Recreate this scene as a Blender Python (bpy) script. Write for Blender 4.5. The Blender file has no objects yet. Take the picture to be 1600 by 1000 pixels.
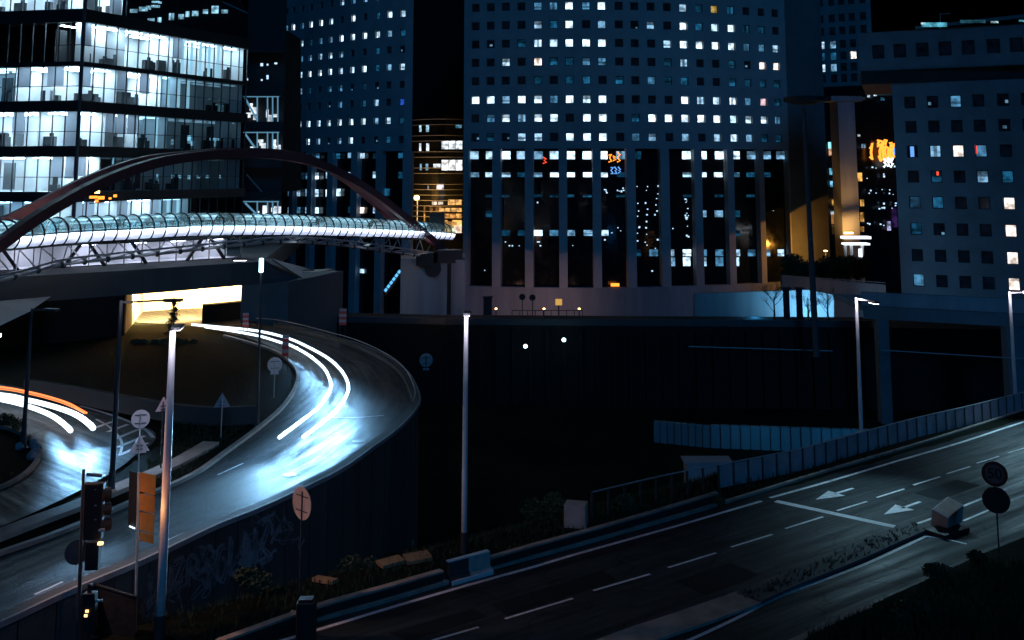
import bpy, bmesh, math, random
from mathutils import Vector, Matrix
random.seed(7)
R = math.radians
sc = bpy.context.scene
COL = sc.collection

# ------------------------------------------------------------------ camera
FPX, YP, TH, CH = 1600.0, 65.0, R(7.3), 16.0
cam = bpy.data.objects.new('camera', bpy.data.cameras.new('camera')); COL.objects.link(cam)
cam.location = (0, 0, CH); cam.rotation_euler = (R(90) + TH, 0, 0)
cam.data.sensor_width = 36; cam.data.lens = 36 * FPX / 1600
cam.data.shift_y = -(500 - YP) / 1600
cam.data.clip_start = 0.5; cam.data.clip_end = 5000
sc.camera = cam

# ------------------------------------------------------------------ world, moon-like city glow, exposure
SUN_EL, SUN_AZ = R(26), R(168)      # azimuth the light comes FROM, clockwise from +Y
w = bpy.data.worlds.new('World'); sc.world = w; w.use_nodes = True
nt = w.node_tree; bg = nt.nodes['Background']
sky = nt.nodes.new('ShaderNodeTexSky'); sky.sky_type = 'NISHITA'; sky.sun_disc = False
sky.dust_density = 0.0; sky.ozone_density = 8.0; sky.sun_elevation = R(-4); sky.sun_rotation = SUN_AZ
nt.links.new(sky.outputs[0], bg.inputs[0]); bg.inputs[1].default_value = 0.008
sl = bpy.data.lights.new('sun', 'SUN'); sl.energy = 0.28; sl.angle = R(14); sl.color = (0.02, 0.36, 1.0)
so = bpy.data.objects.new('sun', sl); COL.objects.link(so)
sdir = Vector((math.sin(SUN_AZ) * math.cos(SUN_EL), math.cos(SUN_AZ) * math.cos(SUN_EL), math.sin(SUN_EL)))
so.rotation_euler = sdir.to_track_quat('Z', 'Y').to_euler(); so.location = (0, -20, 60)
sc.view_settings.view_transform = 'Standard'; sc.view_settings.look = 'None'
sc.view_settings.exposure = 0; sc.view_settings.gamma = 1
sc.render.engine = 'CYCLES'
sc.cycles.use_denoising = True
sc.cycles.max_bounces = 5; sc.cycles.diffuse_bounces = 3; sc.cycles.glossy_bounces = 2
sc.cycles.transparent_max_bounces = 12; sc.cycles.transmission_bounces = 2
sc.cycles.sample_clamp_indirect = 3.0
sc.cycles.caustics_reflective = False; sc.cycles.caustics_refractive = False

# ------------------------------------------------------------------ pixel <-> world
def ray(px, py):
    xc, yc = (px - 800) / FPX, (YP - py) / FPX
    return Vector((xc, math.cos(TH) - yc * math.sin(TH), math.sin(TH) + yc * math.cos(TH)))
def W(px, py, d):                     # point seen at a pixel, d metres in front
    r = ray(px, py); return Vector((0, 0, CH)) + r * (d / r.y)
def G(px, py, z=0.0):                 # point seen at a pixel on the level z
    r = ray(px, py); return Vector((0, 0, CH)) + r * ((z - CH) / r.z)
def pt(px, d):
    p = W(px, 270, d); return Vector((p.x, p.y, 0))
def zat(px, py, d): return W(px, py, d).z

# ------------------------------------------------------------------ materials
def _n(m): m.use_nodes = True; return m.node_tree.nodes, m.node_tree.links
def mat(name, c, rough=0.8, var=0.35, scale=1.5, bump=0.15, metal=0.0, streak=False, bscale=None, spec=0.5):
    m = bpy.data.materials.new(name); N, L = _n(m); b = N['Principled BSDF']
    tc = N.new('ShaderNodeTexCoord'); mp = N.new('ShaderNodeMapping')
    ge = N.new('ShaderNodeNewGeometry'); L.new(ge.outputs['Position'], mp.inputs[0])
    if streak: mp.inputs['Scale'].default_value = (1, 1, 0.12)
    n1 = N.new('ShaderNodeTexNoise'); n1.inputs['Scale'].default_value = scale; n1.inputs['Detail'].default_value = 8
    n1.inputs['Roughness'].default_value = 0.65; L.new(mp.outputs[0], n1.inputs['Vector'])
    n2 = N.new('ShaderNodeTexNoise'); n2.inputs['Scale'].default_value = scale * 0.13; n2.inputs['Detail'].default_value = 3
    L.new(mp.outputs[0], n2.inputs['Vector'])
    ad = N.new('ShaderNodeMath'); ad.operation = 'ADD'; L.new(n1.outputs[0], ad.inputs[0]); L.new(n2.outputs[0], ad.inputs[1])
    cr = N.new('ShaderNodeMapRange'); cr.inputs['From Min'].default_value = 0.7; cr.inputs['From Max'].default_value = 1.3
    cr.inputs['To Min'].default_value = 1 - var; cr.inputs['To Max'].default_value = 1 + var; L.new(ad.outputs[0], cr.inputs[0])
    mx = N.new('ShaderNodeVectorMath'); mx.operation = 'SCALE'; mx.inputs[0].default_value = c; L.new(cr.outputs[0], mx.inputs['Scale'])
    L.new(mx.outputs[0], b.inputs['Base Color'])
    rr = N.new('ShaderNodeMapRange'); rr.inputs['From Min'].default_value = 0.3; rr.inputs['From Max'].default_value = 0.7
    rr.inputs['To Min'].default_value = max(0.03, rough - 0.12); rr.inputs['To Max'].default_value = min(1, rough + 0.12)
    L.new(n1.outputs[0], rr.inputs[0]); L.new(rr.outputs[0], b.inputs['Roughness'])
    b.inputs['Metallic'].default_value = metal; b.inputs['Specular IOR Level'].default_value = spec
    if bump:
        n3 = N.new('ShaderNodeTexNoise'); n3.inputs['Scale'].default_value = bscale or scale * 6; n3.inputs['Detail'].default_value = 6
        L.new(ge.outputs['Position'], n3.inputs['Vector'])
        bp = N.new('ShaderNodeBump'); bp.inputs['Strength'].default_value = bump; bp.inputs['Distance'].default_value = 0.05
        L.new(n3.outputs[0], bp.inputs['Height']); L.new(bp.outputs[0], b.inputs['Normal'])
    return m
def emit(name, c, s, sample=True, base=(0.02, 0.02, 0.02)):
    m = bpy.data.materials.new(name); N, L = _n(m); b = N['Principled BSDF']
    b.inputs['Base Color'].default_value = (*base, 1); b.inputs['Emission Color'].default_value = (*c, 1)
    b.inputs['Emission Strength'].default_value = s
    m.cycles.emission_sampling = 'AUTO' if sample else 'NONE'
    return m
def lit_mat(name, nscale=1.1, lo=0.35):   # window pane seen from outside: room light from the corner attribute, broken up by furniture
    m = bpy.data.materials.new(name); N, L = _n(m); b = N['Principled BSDF']
    b.inputs['Base Color'].default_value = (0.006, 0.008, 0.011, 1); b.inputs['Roughness'].default_value = 0.12
    at = N.new('ShaderNodeAttribute'); at.attribute_name = 'room'
    ge = N.new('ShaderNodeNewGeometry')
    no = N.new('ShaderNodeTexNoise'); no.inputs['Scale'].default_value = nscale; no.inputs['Detail'].default_value = 3
    L.new(ge.outputs['Position'], no.inputs['Vector'])
    mr = N.new('ShaderNodeMapRange'); mr.inputs['From Min'].default_value = 0.36; mr.inputs['From Max'].default_value = 0.6
    mr.inputs['To Min'].default_value = lo; mr.inputs['To Max'].default_value = 1.25; L.new(no.outputs[0], mr.inputs[0])
    vm = N.new('ShaderNodeVectorMath'); vm.operation = 'SCALE'; L.new(at.outputs['Color'], vm.inputs[0]); L.new(mr.outputs[0], vm.inputs['Scale'])
    L.new(vm.outputs[0], b.inputs['Emission Color']); b.inputs['Emission Strength'].default_value = 1.0
    m.cycles.emission_sampling = 'NONE'
    return m
def glass(name, tint=(0.75, 0.9, 0.95), refl=0.08, dirt=0.0, rough=0.08, dcol=(0.55, 0.78, 0.78)):
    m = bpy.data.materials.new(name); N, L = _n(m); N.remove(N['Principled BSDF']); out = N['Material Output']
    t = N.new('ShaderNodeBsdfTransparent'); t.inputs[0].default_value = (*tint, 1)
    g = N.new('ShaderNodeBsdfGlossy'); g.inputs['Roughness'].default_value = rough; g.inputs['Color'].default_value = (0.8, 0.95, 1, 1)
    mx = N.new('ShaderNodeMixShader'); lw = N.new('ShaderNodeLayerWeight'); lw.inputs[0].default_value = 0.25
    mr = N.new('ShaderNodeMapRange'); mr.inputs['To Min'].default_value = refl; mr.inputs['To Max'].default_value = 0.6
    L.new(lw.outputs['Fresnel'], mr.inputs[0]); L.new(mr.outputs[0], mx.inputs[0])
    L.new(t.outputs[0], mx.inputs[1]); L.new(g.outputs[0], mx.inputs[2])
    last = mx
    if dirt:
        d = N.new('ShaderNodeBsdfDiffuse'); d.inputs[0].default_value = (0.55, 0.75, 0.75, 1)
        tl = N.new('ShaderNodeBsdfTranslucent'); tl.inputs[0].default_value = (*dcol, 1)
        a = N.new('ShaderNodeAddShader'); L.new(d.outputs[0], a.inputs[0]); L.new(tl.outputs[0], a.inputs[1])
        m2 = N.new('ShaderNodeMixShader'); m2.inputs[0].default_value = dirt
        L.new(mx.outputs[0], m2.inputs[1]); L.new(a.outputs[0], m2.inputs[2]); last = m2
    L.new(last.outputs[0], out.inputs[0])
    return m

M = {}
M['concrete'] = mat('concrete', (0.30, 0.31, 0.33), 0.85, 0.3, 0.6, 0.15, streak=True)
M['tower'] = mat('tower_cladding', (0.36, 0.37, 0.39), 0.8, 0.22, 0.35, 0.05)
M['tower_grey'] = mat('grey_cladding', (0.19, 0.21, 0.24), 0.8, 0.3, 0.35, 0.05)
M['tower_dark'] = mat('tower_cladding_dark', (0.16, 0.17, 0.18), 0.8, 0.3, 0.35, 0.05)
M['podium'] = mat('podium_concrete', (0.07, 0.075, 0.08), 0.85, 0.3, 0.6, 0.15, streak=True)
M['darkglass'] = mat('dark_glazing', (0.008, 0.010, 0.013), 0.15, 0.2, 0.5, 0.0)
M['black'] = mat('black_metal', (0.018, 0.019, 0.021), 0.6, 0.3, 3, 0.05)
M['darkmetal'] = mat('dark_painted_metal', (0.05, 0.055, 0.06), 0.5, 0.3, 3, 0.05)
M['galv'] = mat('galvanised_steel', (0.45, 0.46, 0.48), 0.5, 0.25, 4, 0.05, metal=0.3)
M['pole'] = mat('pole_paint', (0.80, 0.78, 0.80), 0.55, 0.15, 2, 0.03)
M['poledark'] = mat('pole_paint_dark', (0.06, 0.062, 0.07), 0.55, 0.2, 2, 0.03)
M['signback'] = mat('sign_back', (0.55, 0.52, 0.55), 0.5, 0.15, 3, 0.02)
M['asphalt'] = mat('asphalt', (0.050, 0.053, 0.056), 0.55, 0.55, 0.55, 0.5, bscale=22)
M['asphalt_worn'] = mat('asphalt_worn', (0.085, 0.088, 0.09), 0.5, 0.95, 0.8, 0.8, bscale=12)
def road_mat(name, c, vec='UV', ang=0.0, rough=.5):
    m = mat(name, c, rough, 0.4, 0.8, 0.3, bscale=16, spec=.16); N, L = m.node_tree.nodes, m.node_tree.links; b = N['Principled BSDF']
    mp = N.new('ShaderNodeMapping'); mp.inputs['Rotation'].default_value = (0, 0, -ang)
    if vec == 'UV': tc = N.new('ShaderNodeTexCoord'); L.new(tc.outputs['UV'], mp.inputs[0]); mp.inputs['Scale'].default_value = (1, .07, 1)
    else: ge = N.new('ShaderNodeNewGeometry'); mp.vector_type = 'POINT'; L.new(ge.outputs['Position'], mp.inputs[0])
    src = mp
    if vec != 'UV': sc2 = N.new('ShaderNodeVectorMath'); sc2.operation = 'MULTIPLY'; sc2.inputs[1].default_value = (.07, 1, 1); L.new(mp.outputs[0], sc2.inputs[0]); src = sc2
    n1 = N.new('ShaderNodeTexNoise'); n1.inputs['Scale'].default_value = 1.6; n1.inputs['Detail'].default_value = 7; n1.inputs['Roughness'].default_value = .7; L.new(src.outputs[0], n1.inputs['Vector'])
    mr = N.new('ShaderNodeMapRange'); mr.inputs['From Min'].default_value = .34; mr.inputs['From Max'].default_value = .66; mr.inputs['To Min'].default_value = .5; mr.inputs['To Max'].default_value = 1.55; L.new(n1.outputs[0], mr.inputs[0])
    base = b.inputs['Base Color'].links[0].from_socket; vm = N.new('ShaderNodeVectorMath'); vm.operation = 'SCALE'; L.new(base, vm.inputs[0]); L.new(mr.outputs[0], vm.inputs['Scale'])
    # tar seams and patches
    vo = N.new('ShaderNodeTexVoronoi'); vo.feature = 'DISTANCE_TO_EDGE'; vo.inputs['Scale'].default_value = .16; ge2 = N.new('ShaderNodeNewGeometry'); nz = N.new('ShaderNodeTexNoise'); nz.inputs['Scale'].default_value = .8
    L.new(ge2.outputs['Position'], nz.inputs['Vector']); ad = N.new('ShaderNodeVectorMath'); ad.operation = 'MULTIPLY_ADD'; ad.inputs[1].default_value = (2.2, 2.2, 0); L.new(nz.outputs['Color'], ad.inputs[0]); L.new(ge2.outputs['Position'], ad.inputs[2]); L.new(ad.outputs[0], vo.inputs['Vector'])
    m2 = N.new('ShaderNodeMapRange'); m2.inputs['From Min'].default_value = .0; m2.inputs['From Max'].default_value = .018; m2.inputs['To Min'].default_value = .35; L.new(vo.outputs['Distance'], m2.inputs[0])
    v2 = N.new('ShaderNodeVectorMath'); v2.operation = 'SCALE'; L.new(vm.outputs[0], v2.inputs[0]); L.new(m2.outputs[0], v2.inputs['Scale']); L.new(v2.outputs[0], b.inputs['Base Color'])
    r2 = N.new('ShaderNodeMapRange'); r2.inputs['From Min'].default_value = .35; r2.inputs['From Max'].default_value = .65; r2.inputs['To Min'].default_value = rough + .15; r2.inputs['To Max'].default_value = rough - .15; L.new(n1.outputs[0], r2.inputs[0]); L.new(r2.outputs[0], b.inputs['Roughness'])
    return m
M['asphalt'] = road_mat('asphalt', (0.026, 0.032, 0.036), 'POS', math.atan2(.594, .804), .6)
M['asphalt_worn'] = road_mat('asphalt_worn', (0.042, 0.047, 0.052), 'UV', 0, .6)
M['asphalt_side'] = road_mat('asphalt_side', (0.042, 0.047, 0.052), 'POS', 2.4, .6)
M['paint'] = mat('road_paint', (0.86, 0.86, 0.88), 0.7, 0.4, 3.5, 0.1)
M['kerb'] = mat('kerb_stone', (0.36, 0.30, 0.26), 0.85, 0.5, 1.2, 0.2)
M['grass'] = mat('verge_soil', (0.011, 0.014, 0.010), 0.98, 0.6, 0.9, 0.8, bscale=5, spec=0.03)
M['blades'] = mat('grass_blades', (0.035, 0.055, 0.025), 0.9, 0.6, 1.2, 0)
M['near_black'] = mat('near_black_concrete', (0.006, 0.0065, 0.007), 0.95, 0.4, 0.5, 0.2)  # even concrete tone, almost black
M['soil'] = mat('dark_soil', (0.0055, 0.007, 0.005), 0.98, 0.7, 0.9, 0.8, bscale=5, spec=0.03)
M['pitch'] = mat('pitch_black', (0.004, 0.0035, 0.003), 0.9, 0.3, 2, 0)
M['ground'] = mat('far_ground', (0.015, 0.016, 0.017), 0.95, 0.4, 0.2, 0.3, spec=.05)
M['rust'] = mat('arch_paint', (0.15, 0.045, 0.055), 0.6, 0.3, 1.2, 0.05)
M['rustlit'] = mat('arch_paint_lit', (0.2, 0.06, 0.065), 0.6, 0.4, 1.2, 0.05)  # same arch paint, its lit look mixed into a lighter red
M['white'] = mat('white_paint', (0.78, 0.79, 0.8), 0.7, 0.08, 1, 0.0)
M['fabric'] = mat('blind_fabric', (0.7, 0.72, 0.76), 0.9, 0.1, 2, 0.0)
M['wood'] = mat('dark_furniture', (0.035, 0.04, 0.045), 0.7, 0.3, 3, 0)
M['leaf'] = mat('foliage', (0.045, 0.065, 0.03), 0.85, 0.6, 2, 0)
M['bark'] = mat('bark', (0.05, 0.04, 0.035), 0.9, 0.4, 4, 0.2)
M['fence'] = mat('fence_panel', (0.46, 0.34, 0.36), 0.6, 0.3, 1.5, 0.05)
M['graffiti'] = mat('graffiti_paint', (0.23, 0.23, 0.25), 0.7, 0.85, 2.5, 0)
M['retain'] = mat('retaining_concrete', (0.075, 0.075, 0.075), 0.9, 0.45, 0.8, 0.3, streak=True)
M['orange'] = mat('orange_panel', (0.80, 0.26, 0.05), 0.5, 0.2, 3, 0.02)
M['red'] = mat('red_plastic', (0.55, 0.06, 0.05), 0.5, 0.2, 3, 0.02)
M['dullred'] = mat('dull_red', (0.16, 0.025, 0.02), .6, .2, 3, 0)
M['dullface'] = mat('dull_sign_face', (0.20, 0.13, 0.12), .6, .2, 3, 0)
M['pinkwhite'] = mat('faded_white_plastic', (0.58, 0.46, 0.42), 0.6, 0.3, 3, 0.05)
M['rubble'] = mat('rubble', (0.30, 0.19, 0.10), 0.95, 0.6, 3, 0.5)
M['tunnelwall'] = mat('tunnel_wall', (0.7, 0.62, 0.5), 0.8, 0.25, 0.7, 0.05)
_m = bpy.data.materials.new('blind_cloth'); _N, _L = _n(_m); _b = _N['Principled BSDF']; _t = _N.new('ShaderNodeBsdfTranslucent'); _t.inputs[0].default_value = (.85, .87, .92, 1)
_x = _N.new('ShaderNodeMixShader'); _x.inputs[0].default_value = .75; _b.inputs['Base Color'].default_value = (.7, .72, .76, 1); _b.inputs['Roughness'].default_value = .9
_L.new(_b.outputs[0], _x.inputs[1]); _L.new(_t.outputs[0], _x.inputs[2]); _L.new(_x.outputs[0], _N['Material Output'].inputs[0]); M['fabric'] = _m
M['room'] = lit_mat('room_light'); M['room2'] = lit_mat('room_light_far', 0.6, 0.2)
M['glass'] = glass('clear_glass'); M['tube_glass'] = glass('walkway_glass', (0.45, 0.68, 0.72), 0.03, 0.06, 0.3)
M['frost'] = glass('frosted_glass', (0.9, 0.93, 1), 0.04, 0.8, 0.08, (.85, .84, .98))
M['ceil_light'] = emit('ceiling_light', (0.80, 0.90, 1.0), 8)
M['head_white'] = emit('headlight_white', (0.70, 0.86, 1.0), 2.6)
M['tail_orange'] = emit('indicator_orange', (1.0, 0.22, 0.05), 2.0)
M['lamp_white'] = emit('lamp_diffuser', (0.95, 0.93, 1.0), 9, False)
M['strip_white'] = emit('walkway_light_strip', (0.80, 0.86, 1.0), 15)
M['sodium'] = emit('sodium_lamp', (1.0, 0.55, 0.15), 9, False)
M['cyan'] = emit('wall_lamp', (0.55, 0.95, 1.0), 6, False)
M['neon_o'] = emit('neon_orange', (1.0, 0.28, 0.03), 2.4, False)
M['neon_r'] = emit('neon_red', (1.0, 0.08, 0.03), 1.5, False)
M['neon_b'] = emit('neon_blue', (0.15, 0.4, 1.0), 1.1, False)
M['neon_w'] = emit('neon_white', (0.8, 0.9, 1.0), 1.8, False)
M['esc'] = emit('escalator_glow', (.12, .5, 1), 1.3, False)
M['spark'] = emit('tiny_glow', (0.5, 0.75, 1.0), 1.3, False)
M['amber'] = emit('amber_signal', (1.0, 0.55, 0.2), 3, False)

# ------------------------------------------------------------------ mesh helper
OFF = {}
class MB:
    def __init__(s): s.v = []; s.f = []; s.mi = []; s.c = []; s.k = 0; s.smooth = False
    def add(s, vs, fs, col=None):
        o = len(s.v); s.v += [Vector(p) for p in vs]
        for f in fs: s.f.append([i + o for i in f]); s.mi.append(s.k); s.c.append(col)
        return s
    def quad(s, a, b, c, d, col=None): return s.add([a, b, c, d], [(0, 1, 2, 3)], col)
    def box(s, c, sz, rz=0, m=None, col=None):
        hx, hy, hz = sz[0] / 2, sz[1] / 2, sz[2] / 2
        mt = m or Matrix.Rotation(rz, 3, 'Z'); c = Vector(c)
        vs = [c + mt @ Vector((x * hx, y * hy, z * hz)) for x in (-1, 1) for y in (-1, 1) for z in (-1, 1)]
        return s.add(vs, [(0, 1, 3, 2), (4, 6, 7, 5), (0, 4, 5, 1), (2, 3, 7, 6), (0, 2, 6, 4), (1, 5, 7, 3)], col)
    def beam(s, a, b, wd, ht, ext=0.0):      # box along a->b; wd across, ht in the up direction
        a, b = Vector(a), Vector(b); d = (b - a).normalized(); a = a - d * ext; b = b + d * ext
        up = Vector((0, 0, 1)) if abs(d.z) < 0.98 else Vector((0, 1, 0))
        x = d.cross(up).normalized() * wd / 2; u = x.cross(d).normalized() * ht / 2
        vs = [p + sx * x + su * u for p in (a, b) for sx, su in ((-1, -1), (1, -1), (1, 1), (-1, 1))]
        return s.add(vs, [(3, 2, 1, 0), (4, 5, 6, 7), (0, 1, 5, 4), (1, 2, 6, 5), (2, 3, 7, 6), (3, 0, 4, 7)])
    def tube(s, pts, r, n=8, cap=True, up=None):
        pts = [Vector(p) for p in pts]; rs = r if isinstance(r, (list, tuple)) else [r] * len(pts)
        o = len(s.v)
        for i, p in enumerate(pts):
            d = (pts[min(i + 1, len(pts) - 1)] - pts[max(i - 1, 0)]).normalized()
            ref = Vector((0, 0, 1)) if abs(d.z) < 0.95 else Vector((1, 0, 0))
            x = d.cross(ref).normalized(); y = x.cross(d).normalized()
            for k in range(n):
                a = 2 * math.pi * k / n; s.v.append(p + (x * math.cos(a) + y * math.sin(a)) * rs[i])
        for i in range(len(pts) - 1):
            for k in range(n):
                k2 = (k + 1) % n
                s.f.append([o + i * n + k, o + i * n + k2, o + (i + 1) * n + k2, o + (i + 1) * n + k]); s.mi.append(s.k); s.c.append(None)
        if cap:
            s.f.append([o + k for k in range(n)][::-1]); s.mi.append(s.k); s.c.append(None)
            s.f.append([o + (len(pts) - 1) * n + k for k in range(n)]); s.mi.append(s.k); s.c.append(None)
        return s
    def prism(s, poly, z0, z1, top=True, bottom=True):
        n = len(poly); vs = [(p[0], p[1], z0) for p in poly] + [(p[0], p[1], z1) for p in poly]
        fs = [(i, (i + 1) % n, n + (i + 1) % n, n + i) for i in range(n)]
        if top: fs.append(tuple(range(n, 2 * n)))
        if bottom: fs.append(tuple(range(n))[::-1])
        return s.add(vs, fs)
    def disc(s, c, nrm, r, th, n=28):
        nrm = Vector(nrm).normalized(); c = Vector(c)
        return s.tube([c - nrm * th / 2, c + nrm * th / 2], r, n)
    def build(s, name, m, parent=None, bevel=0):
        me = bpy.data.meshes.new(name)
        off = OFF.get(parent.name, Vector()) if parent else (s.v[0].copy() * 0)
        me.from_pydata([tuple(p - off) for p in s.v], [], s.f)
        ms = m if isinstance(m, (list, tuple)) else [m]
        for q in ms: me.materials.append(q)
        if len(ms) > 1: me.polygons.foreach_set('material_index', s.mi)
        if any(c is not None for c in s.c):
            at = me.color_attributes.new('room', 'FLOAT_COLOR', 'CORNER')
            for p in me.polygons:
                c = s.c[p.index] or (0, 0, 0)
                for li in p.loop_indices: at.data[li].color = (*c, 1)
        if s.smooth: me.polygons.foreach_set('use_smooth', [True] * len(me.polygons))
        me.update()
        bm = bmesh.new(); bm.from_mesh(me); bmesh.ops.recalc_face_normals(bm, faces=bm.faces)
        bm.to_mesh(me); bm.free()
        o = bpy.data.objects.new(name, me); COL.objects.link(o)
        if parent: o.parent = parent; OFF[o.name] = off
        if bevel:
            md = o.modifiers.new('Bevel', 'BEVEL'); md.width = bevel; md.segments = 2; md.limit_method = 'ANGLE'
        return o
def empty(name, loc, label, cat, group=None):
    o = bpy.data.objects.new(name, None); COL.objects.link(o); o.location = loc; OFF[o.name] = Vector(loc)
    return tag(o, label, cat, group)
def tag(o, label=None, cat=None, group=None, kind=None):
    if label: o['label'] = label
    if cat: o['category'] = cat
    if group: o['group'] = group
    if kind: o['kind'] = kind
    return o
def structure(o, label, cat): return tag(o, label, cat, None, 'structure')
def light(name, kind, loc, energy, color, parent=None, target=None, size=0.3, spot=None, blend=0.6):
    l = bpy.data.lights.new(name, kind); l.energy = energy; l.color = color
    if kind == 'SPOT': l.spot_size = R(spot or 90); l.spot_blend = blend; l.shadow_soft_size = size
    elif kind == 'POINT': l.shadow_soft_size = size
    elif kind == 'AREA': l.size = size
    o = bpy.data.objects.new(name, l); COL.objects.link(o); loc = Vector(loc)
    if target is not None: o.rotation_euler = (loc - Vector(target)).to_track_quat('Z', 'Y').to_euler()
    if parent: o.parent = parent; o.location = loc - OFF.get(parent.name, Vector())
    else: o.location = loc
    return o
def zl(v_, z): return Vector((v_.x, v_.y, z))
def smooth_line(pts, n=6):           # Catmull-Rom
    P = [Vector(p) for p in pts]; out = []
    for i in range(len(P) - 1):
        p0, p1, p2, p3 = P[max(i - 1, 0)], P[i], P[i + 1], P[min(i + 2, len(P) - 1)]
        for k in range(n):
            t = k / n
            out.append(0.5 * ((2 * p1) + (p2 - p0) * t + (2 * p0 - 5 * p1 + 4 * p2 - p3) * t * t + (3 * p1 - p0 - 3 * p2 + p3) * t ** 3))
    return out + [P[-1]]
def sheet(name, m, poly, z, label, cat, kind='structure'):
    o = MB().add([(p[0], p[1], z) for p in poly], [tuple(range(len(poly)))]).build(name, m)
    return tag(o, label, cat, None, kind)
def strip_poly(line, wd):
    a, b = [], []
    for i, p in enumerate(line):
        d = (line[min(i + 1, len(line) - 1)] - line[max(i - 1, 0)]); d.z = 0; d.normalize(); n = Vector((-d.y, d.x, 0))
        a.append(p + n * wd / 2); b.append(p - n * wd / 2)
    return a, b
def ribbon(mb, line, wd, z=None):
    a, b = strip_poly(line, wd)
    for i in range(len(line) - 1):
        q = [a[i], b[i], b[i + 1], a[i + 1]]
        if z is not None: q = [Vector((p.x, p.y, z)) for p in q]
        mb.quad(*q)
    return mb
def kerb(mb, line, wd, z0, z1):      # raised strip
    a, b = strip_poly(line, wd)
    def at(p, z): return Vector((p.x, p.y, z))
    for i in range(len(line) - 1):
        mb.quad(at(a[i], z1), at(b[i], z1), at(b[i + 1], z1), at(a[i + 1], z1))
        mb.quad(at(a[i], z0), at(a[i], z1), at(a[i + 1], z1), at(a[i + 1], z0))
        mb.quad(at(b[i], z1), at(b[i], z0), at(b[i + 1], z0), at(b[i + 1], z1))
    for i in (0, -1): mb.quad(at(a[i], z0), at(b[i], z0), at(b[i], z1), at(a[i], z1))
    return mb
# ================================================================== the setting
ZL = 1.5
HN = [G(x, y) for x, y in ((240, 1062), (490.6, 986), (619, 947), (750, 909), (869, 873), (1000, 836), (1190, 783), (1350, 736.5), (1506, 690), (1600, 659), (1760, 612))]
HN = smooth_line(HN, 3)
P0 = HN[6]; U = (HN[-6] - HN[6]).normalized(); NRM = Vector((-U.y, U.x, 0))
def sdist(x, y): return (Vector((x, y, 0)) - P0).dot(NRM)
def gz(x, y):
    s = sdist(x, y)
    if s < 0.5: return -0.03
    if s < 4.0: return -0.03 + 0.10 * math.sin((s - .5) * .9) + 0.02
    z = 0.05 - 0.47 * (s - 4.0)
    if x < 5: z = max(z, -4.3 - max(0, (y - 58)) * 0.3)
    return max(z, -9.0)
xs = [-1800, -600, -250, -120] + [-90 + i * 1.25 for i in range(156)] + [130, 260, 600, 1800]
ys = [-400, -100, 0, 10] + [16 + i * 1.25 for i in range(90)] + [150, 200, 300, 500, 900, 1800, 4000]
g = MB(); g.v = [Vector((x, y, gz(x, y) + (random.uniform(-.03, .05) if sdist(x, y) > 4 and gz(x, y) > -8.9 else 0))) for y in ys for x in xs]
nx = len(xs)
for j in range(len(ys) - 1):
    for i in range(nx - 1):
        g.f.append([j * nx + i, j * nx + i + 1, (j + 1) * nx + i + 1, (j + 1) * nx + i]); g.mi.append(0); g.c.append(None)
structure(g.build('ground', M['grass']), 'dark ground of the verge, the embankment and the pit', 'ground')

# left terrace that carries the two slip roads; its edge is the retaining wall with graffiti
edge_px = [(-260, 1060), (-60, 1000), (81, 937), (144, 910), (200, 887), (255, 862), (330, 826), (400, 798), (478, 762), (530, 735), (575, 703), (612, 676), (636, 652), (648, 632), (645, 612), (630, 585), (600, 562), (555, 541), (510, 528), (444, 511), (400, 506)]
EDGE = smooth_line([G(x, y, ZL) for x, y in edge_px], 4)
back = [pt(400, 118), pt(-200, 118), Vector((-130, 60, 0)), Vector((-70, 20, 0))]
terr = [Vector((p.x, p.y, 0)) for p in EDGE] + back
structure(MB().prism(terr, -9.3, 1.42).build('terrace', M['soil']), 'dark grassed level ground between the slip roads', 'ground')

rw = MB()
a, b = strip_poly(EDGE[:78], 0.5)
for i in range(len(a) - 1):
    p, q = b[i], b[i + 1]; p2, q2 = a[i], a[i + 1]
    zt = ZL + 0.22
    def v(P, z): return Vector((P.x, P.y, z))
    rw.quad(v(p, zt), v(q, zt), v(q, -9.2), v(p, -9.2)); rw.quad(v(p2, zt), v(q2, zt), v(q, zt), v(p, zt)); rw.quad(v(p2, 1.3), v(q2, 1.3), v(q2, zt), v(p2, zt))
wall_root = empty('retaining_wall', EDGE[20], 'concrete retaining wall sprayed with graffiti under the curving slip road', 'retaining wall')
rw.build('wall', M['retain'], wall_root)
rails = MB()
jm = MB()
for i in range(2, len(b) - 2):
    if i % 2 == 0: n_0 = (b[i] - a[i]).normalized(); jm.box(Vector((b[i].x, b[i].y, -3.7)) + n_0 * .003, (.035, .03, 10.6), math.atan2(n_0.y, n_0.x) + math.pi / 2)
jm.build('joint', M['black'], wall_root)
cp_ = MB()
for i in range(len(b) - 1): cp_.beam(zl(b[i], ZL + .13) + (b[i] - a[i]).normalized() * .05, zl(b[i + 1], ZL + .13) + (b[i + 1] - a[i + 1]).normalized() * .05, .12, .2)
cp_.build('coping', M['concrete'], wall_root)
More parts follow.
